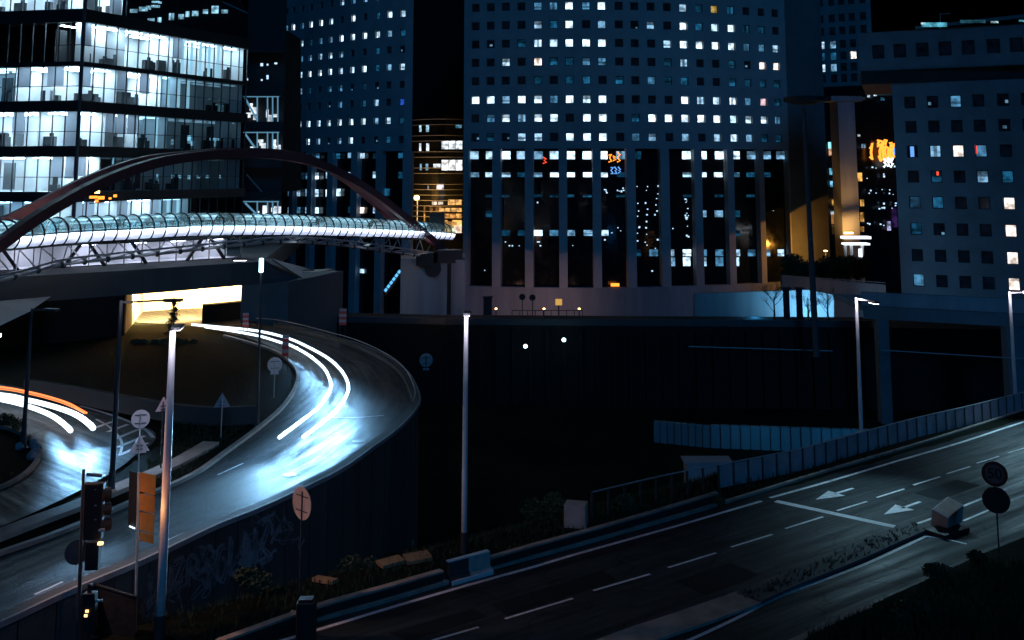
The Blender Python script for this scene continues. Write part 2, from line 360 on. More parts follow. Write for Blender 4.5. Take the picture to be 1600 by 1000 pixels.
# graffiti strokes, on the wall face between px 250 and 440
def wall_at(t, z):
    i = int(t); f = t - i; p = b[i].lerp(b[i + 1], f); n = (b[i] - a[i]).normalized(); return Vector((p.x, p.y, z)) + n * 0.02, n
def wall_t(px):
    best = min(range(len(b) - 1), key=lambda i: abs((b[i].x / b[i].y) * FPX + 800 - px)); return best
gr = MB(); t0, t1 = wall_t(262), wall_t(436)
glyphs = [[(0, 1), (0, 0), (.6, 0)], [(0, 0), (0.1, 1), (.6, 0), (.7, 1)], [(0, 1), (.6, 1), (0, .05), (.65, 0)], [(0, 0), (.05, 1), (.5, .9), (.5, .55), (.1, .5), (.6, 0)], [(.6, .8), (.3, 1), (0, .7), (.5, .4), (.3, 0), (0, .2)], [(.5, .9), (.1, .9), (0, .3), (.3, 0), (.6, .3), (.4, .6)]]
nG = 9
for k in range(nG):
    gl = glyphs[k % 6]; hgt = (0.9 if k < 4 else 1.5)
    base = t0 + (t1 - t0) * k / nG; sc_t = (t1 - t0) / nG * 1.15
    top = ZL - 0.45 - (0.15 if k % 2 else 0)
    pts = [wall_at(min(base + x * sc_t, len(b) - 2.01), top - hgt + y * hgt + random.uniform(-.06, .06))[0] for x, y in gl]
    n_ = wall_at(base, 0)[1]
    for dx in (0, 0.11):
        ln = smooth_line([p + Vector((dx, 0, -dx)) for p in pts], 5)
        for i in range(len(ln) - 1):
            d = (ln[i + 1] - ln[i]); s_ = d.cross(n_).normalized() * (0.04 if dx else 0.085)
            gr.quad(ln[i] - s_, ln[i] + s_, ln[i + 1] + s_, ln[i + 1] - s_)
rg = random.Random(5)
for k in range(46):
    t_ = rg.uniform(t0 - 2, t1 + 3); zc_ = ZL - rg.uniform(.4, 2.2); n_ = wall_at(t_, 0)[1]; ps_ = []
    for j in range(4): ps_.append(wall_at(min(max(t_ + rg.uniform(-.9, .9), 0), len(b) - 2.01), zc_ + rg.uniform(-.5, .5))[0])
    ln = smooth_line(ps_, 4); wd_ = rg.choice((.015, .03, .07))
    for i in range(len(ln) - 1):
        d = ln[i + 1] - ln[i]
        if d.length < 1e-3: continue
        s_ = d.cross(n_).normalized() * wd_; o_ = n_ * (.004 + k * .0002); gr.quad(ln[i] - s_ + o_, ln[i] + s_ + o_, ln[i + 1] + s_ + o_, ln[i + 1] - s_ + o_)
gr.build('graffiti', M['graffiti'], wall_root)

# slip road asphalt
in_px = [(-260, 905), (-60, 872), (0, 858), (100, 822), (200, 780), (300, 737), (350, 703), (400, 668), (435, 645), (455, 622), (466, 600), (468, 582), (455, 560), (430, 545), (400, 532), (350, 519), (290, 508), (205, 503)]
INN = smooth_line([G(x, y, ZL) for x, y in in_px], 4)
OUT = [p + Vector((0, 0, 0)) for p in a]
road0 = [Vector((p.x, p.y, 0)) for p in OUT] + [pt(500, 116), pt(383, 124), pt(150, 124)] + [Vector((p.x, p.y, 0)) for p in INN[::-1]]
def even(line, n):
    L_ = [0]
    for i in range(1, len(line)): L_.append(L_[-1] + (line[i] - line[i - 1]).length)
    out = []; j = 0
    for k in range(n):
        t = L_[-1] * k / (n - 1)
        while j < len(L_) - 2 and L_[j + 1] < t: j += 1
        out.append(line[j].lerp(line[j + 1], (t - L_[j]) / max(1e-6, L_[j + 1] - L_[j])))
    return out
def road_strip(A_, B_, z, m, label, n=90, nu=4):
    A_, B_ = even(A_, n), even(B_, n); mb = MB(); uv = []; acc = 0
    for i in range(n - 1):
        st_ = ((A_[i + 1] + B_[i + 1]) / 2 - (A_[i] + B_[i]) / 2).length; wd = (A_[i] - B_[i]).length
        for k in range(nu):
            u0, u1 = k / nu, (k + 1) / nu
            q_ = [A_[i].lerp(B_[i], u0), A_[i].lerp(B_[i], u1), A_[i + 1].lerp(B_[i + 1], u1), A_[i + 1].lerp(B_[i + 1], u0)]
            mb.quad(*[Vector((p.x, p.y, z)) for p in q_]); uv += [(u0 * wd, acc), (u1 * wd, acc), (u1 * wd, acc + st_), (u0 * wd, acc + st_)]
        acc += st_
    me = bpy.data.meshes.new('slip_road'); me.from_pydata([tuple(v_) for v_ in mb.v], [], mb.f); me.materials.append(m); l_ = me.uv_layers.new(name='UVMap')
    for i, c_ in enumerate(uv): l_.data[i].uv = c_
    o = bpy.data.objects.new('slip_road', me); COL.objects.link(o); return tag(o, label, 'road', None, 'structure')
road_strip([Vector((p.x, p.y, 0)) for p in OUT] + [pt(330, 110), pt(300, 124)], [Vector((p.x, p.y, 0)) for p in INN] + [pt(120, 124)], 1.47, M['asphalt_worn'], 'curving slip road running out of the lit underpass')
lane = smooth_line([G(x, y, ZL) for x, y in ((-60, 1015), (54, 928), (98, 910), (200, 868), (300, 826), (400, 782))], 6)
# lower-left slip road
lr_top = [(-260, 575), (-60, 590), (0, 600), (70, 612), (140, 636), (190, 655), (238, 672), (240, 690), (214, 708), (190, 728), (140, 757), (70, 792), (0, 822), (-120, 865), (-260, 895)]
lr_in = [(-260, 790), (-60, 775), (0, 762), (36, 744), (56, 724), (63, 706), (60, 694), (48, 681), (25, 670), (0, 662), (-60, 650), (-260, 632)]
lrp = smooth_line([G(x, y, ZL) for x, y in lr_top], 4) + smooth_line([G(x, y, ZL) for x, y in lr_in], 4)
sheet('slip_road', M['asphalt_side'], lrp, 1.478, 'second slip road bending round a planted island', 'road')
mk = MB()
def line(pxs, wd, z, mb=None, n=4):
    mb = mb or mk; ribbon(mb, smooth_line([G(x, y, z) for x, y in pxs], n), wd, z + 0.004); return mb
e1 = MB(); line([(125, 634), (150, 641), (190, 654), (225, 670), (240, 684)], 0.22, ZL - .02, e1); e1.build('road_marking', M['paint'])
tag(bpy.data.objects['road_marking'], 'white edge line curving past the hatched nose', 'road marking', None, 'structure')
hz = MB(); line([(150, 655), (172, 668), (190, 690), (187, 712)], .14, ZL - .02, hz)
for (x0, y0, x1, y1) in ((150, 668, 175, 659), (168, 675, 200, 663), (180, 686, 216, 671), (184, 699, 226, 681), (187, 711, 230, 692)):
    line([(x0, y0), (x1, y1)], 0.28, ZL - .02, hz)
tag(hz.build('road_marking', M['paint']), 'white hatched chevron stripes on the nose between the slip roads', 'road marking', None, 'structure')
ln = MB(); line([(54, 929), (98, 909)], .12, ZL - .02, ln); line([(260, 845), (290, 832)], .12, ZL - .02, ln); line([(340, 742), (380, 724)], .12, ZL - .02, ln)
line([(516, 652), (560, 652), (600, 649)], .14, ZL - .02, ln)
tag(ln.build('road_marking', M['paint']), 'faded white dashes on the curving slip road', 'road marking', None, 'structure')
k1 = MB(); kerb(k1, smooth_line([G(x, y, ZL + .12) for x, y in ((-80, 862), (0, 832), (60, 809), (120, 787), (190, 758), (250, 733), (292, 712), (330, 690))], 4), 0.9, 1.42, ZL + .13)
tag(k1.build('kerb', M['kerb'], None), 'wide pale pinkish kerb between the two slip roads', 'kerb', None, 'structure')
k2 = MB(); kerb(k2, smooth_line([G(x, y, ZL + .12) for x, y in ((-60, 880), (0, 861), (100, 826), (200, 784), (300, 740), (350, 706), (411, 661), (445, 630), (464, 598), (463, 575), (440, 553), (410, 540), (350, 523))], 4), 0.25, 1.42, ZL + .13)
tag(k2.build('kerb', M['kerb'], None), 'narrow kerb along the inner side of the bend', 'kerb', None, 'structure')
k3 = MB(); kerb(k3, smooth_line([G(x, y, ZL + .12) for x, y in ((-100, 648), (0, 664), (28, 672), (50, 684), (61, 700), (58, 718), (38, 739), (0, 759), (-60, 772))], 4), 0.25, 1.42, ZL + .13)
tag(k3.build('kerb', M['kerb'], None), 'kerb ring round the planted island with boulders', 'kerb', None, 'structure')
# outer handrail on the far side of the bend
hr = empty('guard_rail', EDGE[50], 'thin pale rail along the outside of the bend', 'guard rail')
rl = MB(); rl.tube([Vector((p.x, p.y, ZL + .55)) for p in EDGE[50:]], 0.035, 6); rl.build('rail', M['galv'], hr)
for i in range(50, len(EDGE), 3): MB().tube([Vector((EDGE[i].x, EDGE[i].y, ZL + .15)), Vector((EDGE[i].x, EDGE[i].y, ZL + .55))], 0.03, 5).build('post', M['darkmetal'], hr)

# --------------------------------------------------- right highway
HS = smooth_line([G(x, y) for x, y in ((700, 1300), (1130, 1080), (1300, 1020), (1354, 952), (1450, 905), (1530, 872), (1640, 828), (1800, 770))], 3)
hw = [p + NRM * 1.0 for p in HN] + HS[::-1]
hw = [Vector((p.x, p.y, 0)) for p in [HN[0] - U * 60 + NRM] + [p + NRM * 0.9 for p in HN] + [HN[-1] + U * 150 + NRM, HN[-1] + U * 150 - NRM * 22] + HS[::-1] + [HN[0] - U * 60 - NRM * 26]]
sheet('highway', M['asphalt'], hw, 0.0, 'dark three lane highway crossing the foreground', 'road')
def mline(pxs, wd, label, n=3):
    mb = MB(); ribbon(mb, smooth_line([G(x, y) for x, y in pxs], n), wd, 0.006)
    return tag(mb.build('lane_marking', M['paint']), label, 'lane marking', None, 'structure')
mline([(240, 1062), (490.6, 986), (619, 947), (750, 909), (837, 885), (900, 866), (1050, 824), (1190, 783)], .20, 'long solid white edge line on the near stretch of highway')
mline([(1203, 778), (1300, 751), (1400, 721), (1506, 690), (1600, 659), (1760, 610)], .20, 'solid white edge line beyond the stop line')
DASH = [((560, 1038), (655, 1008)), ((675, 1001), (748, 980)), ((789, 967), (895, 935)), ((927, 923), (1016, 897)), ((1044, 887), (1119, 864)), ((1142, 855), (1207, 835)), ((1227, 826), (1286, 807.5)), ((1308, 798), (1355, 783.5)), ((1370, 777.5), (1413, 764)), ((1427, 758), (1469, 745)), ((1479, 740.5), (1516, 729)), ((1526, 724), (1561, 713)), ((1575, 708), (1604, 699))]
db = MB()
for p, q in DASH: ribbon(db, [G(*p), G(*q)], .13, 0.006)
tag(db.build('lane_marking', M['paint']), 'row of white dashes dividing the highway lanes', 'lane marking', None, 'structure')
mline([(1433, 818), (1454, 811), (1497, 794), (1540, 777), (1567, 766), (1600, 752), (1700, 712)], .16, 'solid white line beside the median block')
mline([(1505, 814), (1550, 795), (1600, 774), (1700, 735)], .14, 'second white line past the speed sign')
mline([(1040, 1016), (1078, 1000), (1147, 968), (1221, 931), (1336, 888), (1400, 860), (1447, 838)], .16, 'white line along the near side of the median')
mline([(1447, 838), (1475, 842), (1510, 850)], .14, 'short faded white line at the median nose')
sl_ = MB(); ribbon(sl_, [G(1212, 783), G(1305, 803), G(1398, 823)], .42, 0.007)
tag(sl_.build('lane_marking', M['paint']), 'white stop line across two highway lanes', 'lane marking', None, 'structure')
for (tx, ty, hx, hy), lb in (((1333, 763, 1274, 781), 'worn white lane arrow nearest the fence'), ((1438, 784, 1381, 804), 'bright white lane arrow nearest the median')):
    t_, h_ = G(tx, ty), G(hx, hy); d = (h_ - t_).normalized(); n = Vector((-d.y, d.x, 0)); Ln = (h_ - t_).length; m_ = t_ + d * Ln * .52
    ar = MB(); ar.add([t_ - n * .09, t_ + n * .09, m_ + n * .09, m_ - n * .09], [(0, 1, 2, 3)]); ar.add([m_ - n * .5 - d * .25, m_ + n * .5 - d * .25, h_], [(0, 1, 2)])
    ar.v = [Vector((p.x, p.y, .008)) for p in ar.v]
    tag(ar.build('lane_marking', M['paint']), lb, 'lane marking', None, 'structure')
M['patch'] = mat('asphalt_patch', (0.019, 0.022, 0.025), 0.85, 0.4, 2, 0.3, spec=.1); M['patch_pale'] = mat('asphalt_patch_pale', (0.05, 0.055, 0.06), 0.8, 0.5, 2, 0.3, spec=.1)
for k, (px_, py_, L_, w_, m_, lb) in enumerate(((870, 925, 5.5, 1.1, 'patch', 'dark repair patch near the bottom middle of the highway'), (1120, 905, 3.2, 1.6, 'patch', 'dark square repair patch beside the lane dashes'), (1250, 800, 6.5, .5, 'patch_pale', 'narrow pale trench repair before the stop line'), (1010, 950, 4.2, .45, 'patch_pale', 'pale trench repair near the median end'), (1480, 765, 4.0, 1.3, 'patch', 'dark repair patch beyond the lane arrows'), (690, 975, 3.5, .9, 'patch', 'dark repair patch by the edge line at the bottom'))):
    c_ = G(px_, py_); q_ = [c_ + U * (sx * L_ / 2 + random.uniform(-.15, .15)) + NRM * (sy * w_ / 2 + random.uniform(-.08, .08)) for sx, sy in ((-1, -1), (1, -1), (1, 1), (-1, 1))]
    sheet('road_patch', M[m_], q_, .003, lb, 'road patch')
# median: pale kerb at the near end, darker raised planting strip behind
med = smooth_line([G(x, y, .15) for x, y in ((860, 1045), (985, 994), (1080, 962), (1170, 930))], 4)
mm = MB(); kerb(mm, med, 1.25, -0.02, .10); tag(mm.build('median', M['kerb']), 'worn pale concrete median strip', 'median', None, 'structure')
med2 = smooth_line([G(x, y, .3) for x, y in ((1170, 925), (1221, 902), (1280, 879), (1336, 857), (1390, 833), (1434, 815))], 4)
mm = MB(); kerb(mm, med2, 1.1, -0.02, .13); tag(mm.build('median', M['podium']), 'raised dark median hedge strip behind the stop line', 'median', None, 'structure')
mm = MB(); kerb(mm, smooth_line([G(x, y, .1) for x, y in ((1180, 1030), (1252, 998), (1300, 973), (1358, 948))], 4), .3, -0.02, .15)
tag(mm.build('kerb', M['kerb']), 'short pale kerb in the bottom right corner', 'kerb', None, 'structure')
vs = [G(1358, 948, .1), G(1440, 910, .1), G(1530, 868, .1), G(1700, 800, .1), G(1760, 1100, .1), G(1230, 1080, .1), G(1252, 1002, .1)]
structure(MB().prism([Vector((p.x, p.y, 0)) for p in vs], -.02, .12).build('verge', M['grass']), 'dark planted verge in the bottom right corner', 'verge')
# stepped kerb on the far side of the highway
kb = MB(); K1 = smooth_line([G(x, y, .45) for x, y in ((340, 1003), (494, 948), (600, 918), (690, 892))], 5); kb.k = 0; kerb(kb, K1, .26, -.02, .42); kb.k = 1; kerb(kb, K1, .3, .423, .5)
tag(kb.build('kerb', [M['black'], M['kerb']]), 'low concrete kerb wall left of the red and white barrier', 'kerb', None, 'structure')
kb = MB(); K2 = smooth_line([G(x, y, .45) for x, y in ((764, 872), (830, 853), (900, 834), (1000, 806), (1120, 770))], 5); kb.k = 0; kerb(kb, K2, .22, -.02, .42); kb.k = 1; kerb(kb, K2, .26, .423, .5)
tag(kb.build('kerb', [M['black'], M['kerb']]), 'low concrete kerb wall right of the red and white barrier', 'kerb', None, 'structure')
kb = MB(); kerb(kb, smooth_line([G(x, y, .1) for x, y in ((494, 966), (600, 937), (694, 909), (764, 887), (900, 850), (1100, 793), (1300, 732), (1450, 688), (1600, 640))], 4), .2, -.02, .13)
tag(kb.build('kerb', M['kerb']), 'thin kerb line along the far edge of the highway', 'kerb', None, 'structure')
kb = MB(); kl = smooth_line([G(x, y, .12) for x, y in ((330, 1010), (400, 988), (455, 970))], 8)
for i in range(0, len(kl) - 1): kb.k = i % 2; kerb(kb, [kl[i], kl[i + 1]], .35, -.02, .16)
tag(kb.build('kerb', [M['pinkwhite'], M['kerb']]), 'striped kerb at the bottom edge by the black post', 'kerb', None, 'structure')

# --------------------------------------------------- parapet fence beside the highway
ft = smooth_line([G(x, y, 0) for x, y in ((925, 812), (1044, 782), (1150, 760), (1250, 738), (1340, 712), (1431, 686), (1520, 664), (1600, 642), (1700, 615))], 12)
fr = empty('parapet_fence', ft[0], 'long parapet of mauve panels between dark posts along the highway', 'fence')
def resample(line, step):
    out = [line[0]]; acc = 0
    for i in range(len(line) - 1):
        p, q = line[i], line[i + 1]; L_ = (q - p).length; t = step - acc
        while t <= L_: out.append(p.lerp(q, t / L_)); t += step
        acc = (acc + L_) % step
    return out
fp = resample(ft, 1.02)
zz = Vector((0, 0, 1))
MB().tube([p + zz * 1.22 for p in ft], .035, 6).build('rail', M['galv'], fr)
for i, p in enumerate(fp):
    MB().box(p + zz * .6, (.09, .09, 1.24), math.atan2(U.y, U.x)).build('post', M['darkmetal'], fr)
    if i < len(fp) - 1 and i > 7:
        q = fp[i + 1]; d = (q - p).normalized(); h = random.uniform(1.08, 1.14)
        MB().beam(p + d * .08 + zz * (.07 + h / 2), q - d * .08 + zz * (.07 + h / 2), .04, h).build('panel', M['fence'], fr)

# --------------------------------------------------- pit walls, viaducts
vd = MB(); A = [pt(440, 118), pt(700, 115), pt(1000, 114), pt(1352, 113), pt(1800, 110)]; B = [pt(1800, 121), pt(1352, 121), pt(1000, 122), pt(700, 123), pt(440, 126)]
vd.prism(A + B, -9.2, -0.5)
vr = empty('viaduct', pt(700, 115), 'long dark viaduct wall below the central tower', 'viaduct')
vd.build('deck', M['near_black'], vr)
pp = MB()
for i in range(3): pp.beam(A[i] + Vector((0, .2, -.15)), A[i + 1] + Vector((0, .2, -.15)), .3, .66)
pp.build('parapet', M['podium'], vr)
pp = MB(); pp.tube([pt(1070, 112.6) + Vector((0, 0, -2.4)), pt(1290, 112.2) + Vector((0, 0, -2.8))], .06, 6); pp.build('pipe', M['galv'], vr)
jt = MB()
for k in range(26):
    f = k / 25; px_ = 700 + f * 640; p = pt(px_, 115 - .3 - (px_ - 700) / 650 * 2); jt.box(zl(p, -4.8) + Vector((0, -.02, 0)), (.35, .25, 7.6))
jt.build('buttress', M['near_black'], vr)
light('deck_lamp', 'POINT', W(676, 476, 113.2), 45, (1, .5, .1), vr, size=.3)
rl_ = empty('railing', pt(850, 114), 'thin dark railing on the viaduct edge before the yellow box', 'railing')
for px_ in range(800, 910, 12): MB().tube([zl(pt(px_, 114.2), .1), zl(pt(px_, 114.2), 1.15)], .04, 5).build('post', M['black'], rl_)
MB().tube([zl(pt(800, 114.2), 1.15), zl(pt(908, 114.1), 1.15)], .04, 5).build('rail', M['black'], rl_)
mh = MB()
for mx_, my_ in ((452, 742), (560, 690)):
    c_ = G(mx_, my_, 1.47); mh = MB(); mh.tube([Vector((c_.x, c_.y, 1.472)), Vector((c_.x, c_.y, 1.482))], .36, 20)
    mh.tube([Vector((c_.x, c_.y, 1.482)), Vector((c_.x, c_.y, 1.488))], .28, 20); tag(mh.build('manhole_cover', M['darkmetal']), 'round iron manhole cover in the slip road, ' + ('below the headlight wash' if mx_ < 500 else 'inside the headlight wash'), 'manhole cover', 'manhole covers')
for px, py in ((821, 541), (881, 531)):
    lr = empty('wall_lamp', W(px, py, 112.5), 'small white lamp glowing on the dark viaduct wall' + (', lower one of the pair' if px == 821 else ', upper one of the pair'), 'lamp', 'lamps on the viaduct wall')
    c = W(px, py, 112.5); MB().tube([c + Vector((0, .9, 0)), c + Vector((0, .05, 0))], .06, 6).build('bracket', M['black'], lr)
    s_ = MB(); s_.smooth = True
    s_.tube([c + Vector((0, 0, z)) for z in (.2, .17, .07, -.07, -.17, -.2)], [.03, .13, .21, .21, .13, .03], 12); s_.build('globe', M['cyan'], lr)
    light('lamp_light', 'POINT', c + Vector((0, -.5, 0)), 14, (.5, .95, 1), lr, size=.2)
# fluted pit wall lit blue
pw = MB(); pa, pb, pc = pt(1015, 100), pt(1100, 98), pt(1440, 95)
def fl(p, q, n, zt0, zt1):
    for i in range(n):
        x = p.lerp(q, (i + .5) / n); L_ = (q - p).length / n; zt = zt0 + (zt1 - zt0) * i / n
        pw.box(Vector((x.x, x.y, (-9.2 + zt) / 2)), (L_ * .86, .5 + (i % 2) * .12, zt + 9.2), math.atan2((q - p).y, (q - p).x))
        y = p.lerp(q, (i + 1) / n); pw.box(Vector((y.x, y.y + .1, (-9.2 + zt) / 2)), (L_ * .16, .3, zt + 9.1), math.atan2((q - p).y, (q - p).x))
fl(pa, pb, 8, -7.1, -7.1)
fl(pb, pc, 22, -7.0, -6.9)
pw_o = pw.build('retaining_wall', M['concrete']); tag(pw_o, 'ribbed concrete wall lit blue at the bottom of the pit', 'retaining wall')
light('pit_fill', 'AREA', W(1330, 668, 90) + Vector((0, 0, .5)), 48, (.04, .46, 1), None, W(1310, 665, 97), 1.2)  # added fill light without a fixture, turns the pit wall blue
light('pit_fill', 'AREA', W(1180, 668, 93) + Vector((0, 0, .5)), 22, (.04, .46, 1), None, W(1160, 665, 99), 1.0)
bx = MB(); c = W(1106, 736, 62); bx.box(c + zz * -.1, (2.6, 1.2, 1.3)); bx.box(c + Vector((-.05, 0, .62)), (2.8, 1.35, .1))
bxr = tag(bx.build('equipment_cabinet', M['tower']), 'low pale cabinet behind the near end of the fence', 'cabinet')
# right bridge
br = empty('road_bridge', pt(1380, 105), 'concrete road bridge on square piers at the right', 'bridge')
b0, b1 = pt(1340, 108), pt(1760, 98)
zA, zB = zat(1380, 499, 107), zat(1380, 480, 107)
MB().beam(zl(b0, (zA + zB) / 2), zl(b1, (zA + zB) / 2 + .0), .8, zB - zA).build('girder', M['tower_dark'], br)
zC = zat(1380, 457, 108)
MB().beam(zl(b0, (zC + zB) / 2) + Vector((0, .6, 0)), zl(b1, (zC + zB) / 2) + Vector((0, .6, 0)), .6, zC - zB - .004).build('parapet', M['concrete'], br)
dk = MB().prism([b0 + Vector((0, .9, 0)), b1 + Vector((0, .9, 0)), b1 + Vector((0, 10, 0)), b0 + Vector((0, 10, 0))], zB - .5, zB + .1); dk.build('deck', M['concrete'], br)
for px, wd in ((1368, 1.1), (1572, 2.1)):
    p = pt(px, 107 - (px - 1368) * .024); MB().box(zl(p, (zA - 9.2) / 2 - .01) + Vector((0, .3, 0)), (wd, 1.2, zA + 9.2)).build('pier', M['tower_dark'], br)
pr = MB(); pr.tube([W(1376, 547, 106), W(1555, 558, 102), W(1640, 562, 100)], .05, 6); pr.build('rail', M['galv'], br)
light('bridge_fill', 'AREA', W(1500, 560, 88), 110, (.03, .34, 1), br, W(1480, 490, 104), 2.0)  # area fill with no fixture, added for the blue girder

# --------------------------------------------------- podium over the underpass, lit tunnel
pod = empty('podium', pt(205, 95), 'dark concrete podium over the warmly lit underpass mouth', 'building')
ZT = 5.0; ZP = 7.2
F0, F1, F2, F3, F4 = pt(-330, 76), pt(0, 88), pt(205, 95), pt(383, 103), pt(412, 104.3)
slab = [F0, F1, F2, F3, F4, pt(480, 170), pt(-330, 170)]
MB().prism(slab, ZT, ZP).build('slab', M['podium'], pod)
bw = MB()
bw.prism([F0, F1, F2, F2 + Vector((-.3, 1.2, 0)), F1 + Vector((-.5, 1, 0)), F0 + Vector((0, 1, 0))], 1.3, ZT - .003)
bw.build('wall', M['ground'], pod)
MB().prism([F3, F4, F4 + Vector((2.4, 2, 0)), F4 + Vector((6, 14, 0)), F3 + Vector((3, 14, 0))], 1.3 - 10, ZT - .003).build('abutment', M['tower_dark'], pod)
# tunnel room
TB0, TB1 = F2 + Vector((-4, 16, 0)), F3 + Vector((6, 18, 0))
tn = MB(); tn.quad(zl(TB0, 1.3), zl(TB1, 1.3), zl(TB1, ZT), zl(TB0, ZT)); tn.quad(zl(F2 + Vector((-.3, 1.2, 0)), 1.3), zl(TB0, 1.3), zl(TB0, ZT), zl(F2 + Vector((-.3, 1.2, 0)), ZT))
tn.quad(zl(F3 + Vector((3, 14, 0)), 1.3), zl(TB1, 1.3), zl(TB1, ZT), zl(F3 + Vector((3, 14, 0)), ZT))
tn.build('tunnel_wall', M['tunnelwall'], pod)
MB().quad(*[zl(p, ZT - .01) for p in (F2, F3, TB1, TB0)]).build('tunnel_ceiling', M['tunnelwall'], pod)
blk = MB(); q0 = W(324, 490, 106); q1 = W(386, 486, 112); blk.prism([pt(324, 102.4), pt(384, 105.2), pt(384, 106.4), pt(324, 103.6)], 1.3, zat(340, 474, 104)); blk.build('partition', M['pitch'], pod)
for k, (px, d) in enumerate(((225, 101), (262, 102), (300, 104), (345, 112), (375, 115.5))):
    p = zl(pt(px, d), ZT - .12)
    MB().box(p, (1.3, .25, .12)).build('tunnel_lamp', M['sodium'], pod)
    light('tunnel_light', 'SPOT', p - zz * .35, 15000 if k < 3 else 6000, (1, .66, .26), pod, p + Vector((0, 11, -3.2)), .3, 150, .6)
# right wing of the podium with sloping blue-lit parapet
wg = MB(); wp = [pt(412, 104.5), pt(490, 112), pt(490, 118), pt(412, 118)]
wg.add([zl(wp[0], -9), zl(wp[1], -9), zl(wp[1], zat(484, 447, 112)), zl(wp[0], zat(412, 404, 104.5)), zl(wp[3], -9), zl(wp[2], -9), zl(wp[2], zat(484, 446, 112)), zl(wp[3], ZP)], [(0, 1, 2, 3), (4, 7, 6, 5), (3, 2, 6, 7), (0, 3, 7, 4), (1, 5, 6, 2)])
wg.build('ramp', M['tower_dark'], pod)
sw = MB(); s0, s1, s2 = W(424, 404, 104), W(483, 404, 128), W(484, 441, 111.5); sw.add([s0, s1 + Vector((0, 0, -1.2)), s2, s2 + Vector((0, .4, -.25)), s0 + Vector((0, .4, -.25))], [(0, 1, 2), (0, 2, 3, 4)]); sw.build('canopy', M['tower'], pod)
cl_ = MB(); cc = W(-6, 500, 86); cl_.add([W(-40, 474, 84), W(80, 463, 90.5), W(46, 487, 84), W(-40, 528, 78)], [(0, 1, 2, 3)]); cl_.build('side_ceiling', M['tower'], pod)
light('side_light', 'POINT', W(-8, 522, 80), 40, (.08, .5, 1), pod, size=.3)
MB().box(W(-6, 524, 80.5), (.7, .2, .25)).build('side_lamp', M['cyan'], pod)
# ================================================================== buildings
def colr(ch):
    if ch in '. ': return None
    if ch == 'W': return (1.6, 1.36, 1.22)
    if ch == 'P': return (.8, .55, .62)
    if ch == 'y': return (.5, .33, .08)
    if ch == 'b': return (.02, .09, .55)
    n = int(ch) / 9.0
    c0, c1 = Vector((.03, .30, .62)), Vector((.62, .84, 1.0))
    k = min(1, max(0, (n - .25) / .6)); c = c0.lerp(c1, k) * (0.05 + 2.7 * n ** 1.55)
    return tuple(c)
def cells(ch):
    base = colr(ch); rnd = random.random
    dark = (.0006, .002, .005)
    if base is None:
        g3 = [[dark] * 3 for _ in range(4)]
        if rnd() < .12: g3[random.randint(0, 1)][random.randint(0, 2)] = (.10, .22, .33)
        return g3
    def m(k): return tuple(x * k for x in base)
    lv = 9 if ch in 'WP' else (2 if ch in 'yb' else int(ch))
    st = rnd()
    out = []
    for r in range(4):           # r=0 bottom
        row = []
        for c in range(3):
            k = random.uniform(.8, 1.15)
            if lv < 8:
                if st < .22: k *= 1.25 if r < 2 else .3
                elif st < .32: k *= 1.25 if c != 1 else .45
                elif st < .45: k *= 1.25 if r != 1 else .5
            elif st < .3 and r == 3: k *= .55
            row.append(m(k))
        out.append(row)
    return out
def pane_mesh(mb, c, t, wd, h, grid):
    nr, nc = len(grid), len(grid[0])
    for r in range(nr):
        for q in range(nc):
            x0, x1 = -wd / 2 + wd * q / nc, -wd / 2 + wd * (q + 1) / nc
            z0, z1 = -h / 2 + h * r / nr, -h / 2 + h * (r + 1) / nr
            mb.quad(c + t * x0 + zz * z0, c + t * x1 + zz * z0, c + t * x1 + zz * z1, c + t * x0 + zz * z1, grid[r][q])
def frame_mesh(mb, c, t, n, wd, h, th=.10):
    for s_ in (-1, 1):
        mb.beam(c + t * (s_ * (wd / 2 - th / 2)) - zz * h / 2, c + t * (s_ * (wd / 2 - th / 2)) + zz * h / 2, th, .12)
        mb.beam(c - t * (wd / 2 - th) + zz * (s_ * (h / 2 - th / 2)), c + t * (wd / 2 - th) + zz * (s_ * (h / 2 - th / 2)), .12, th)
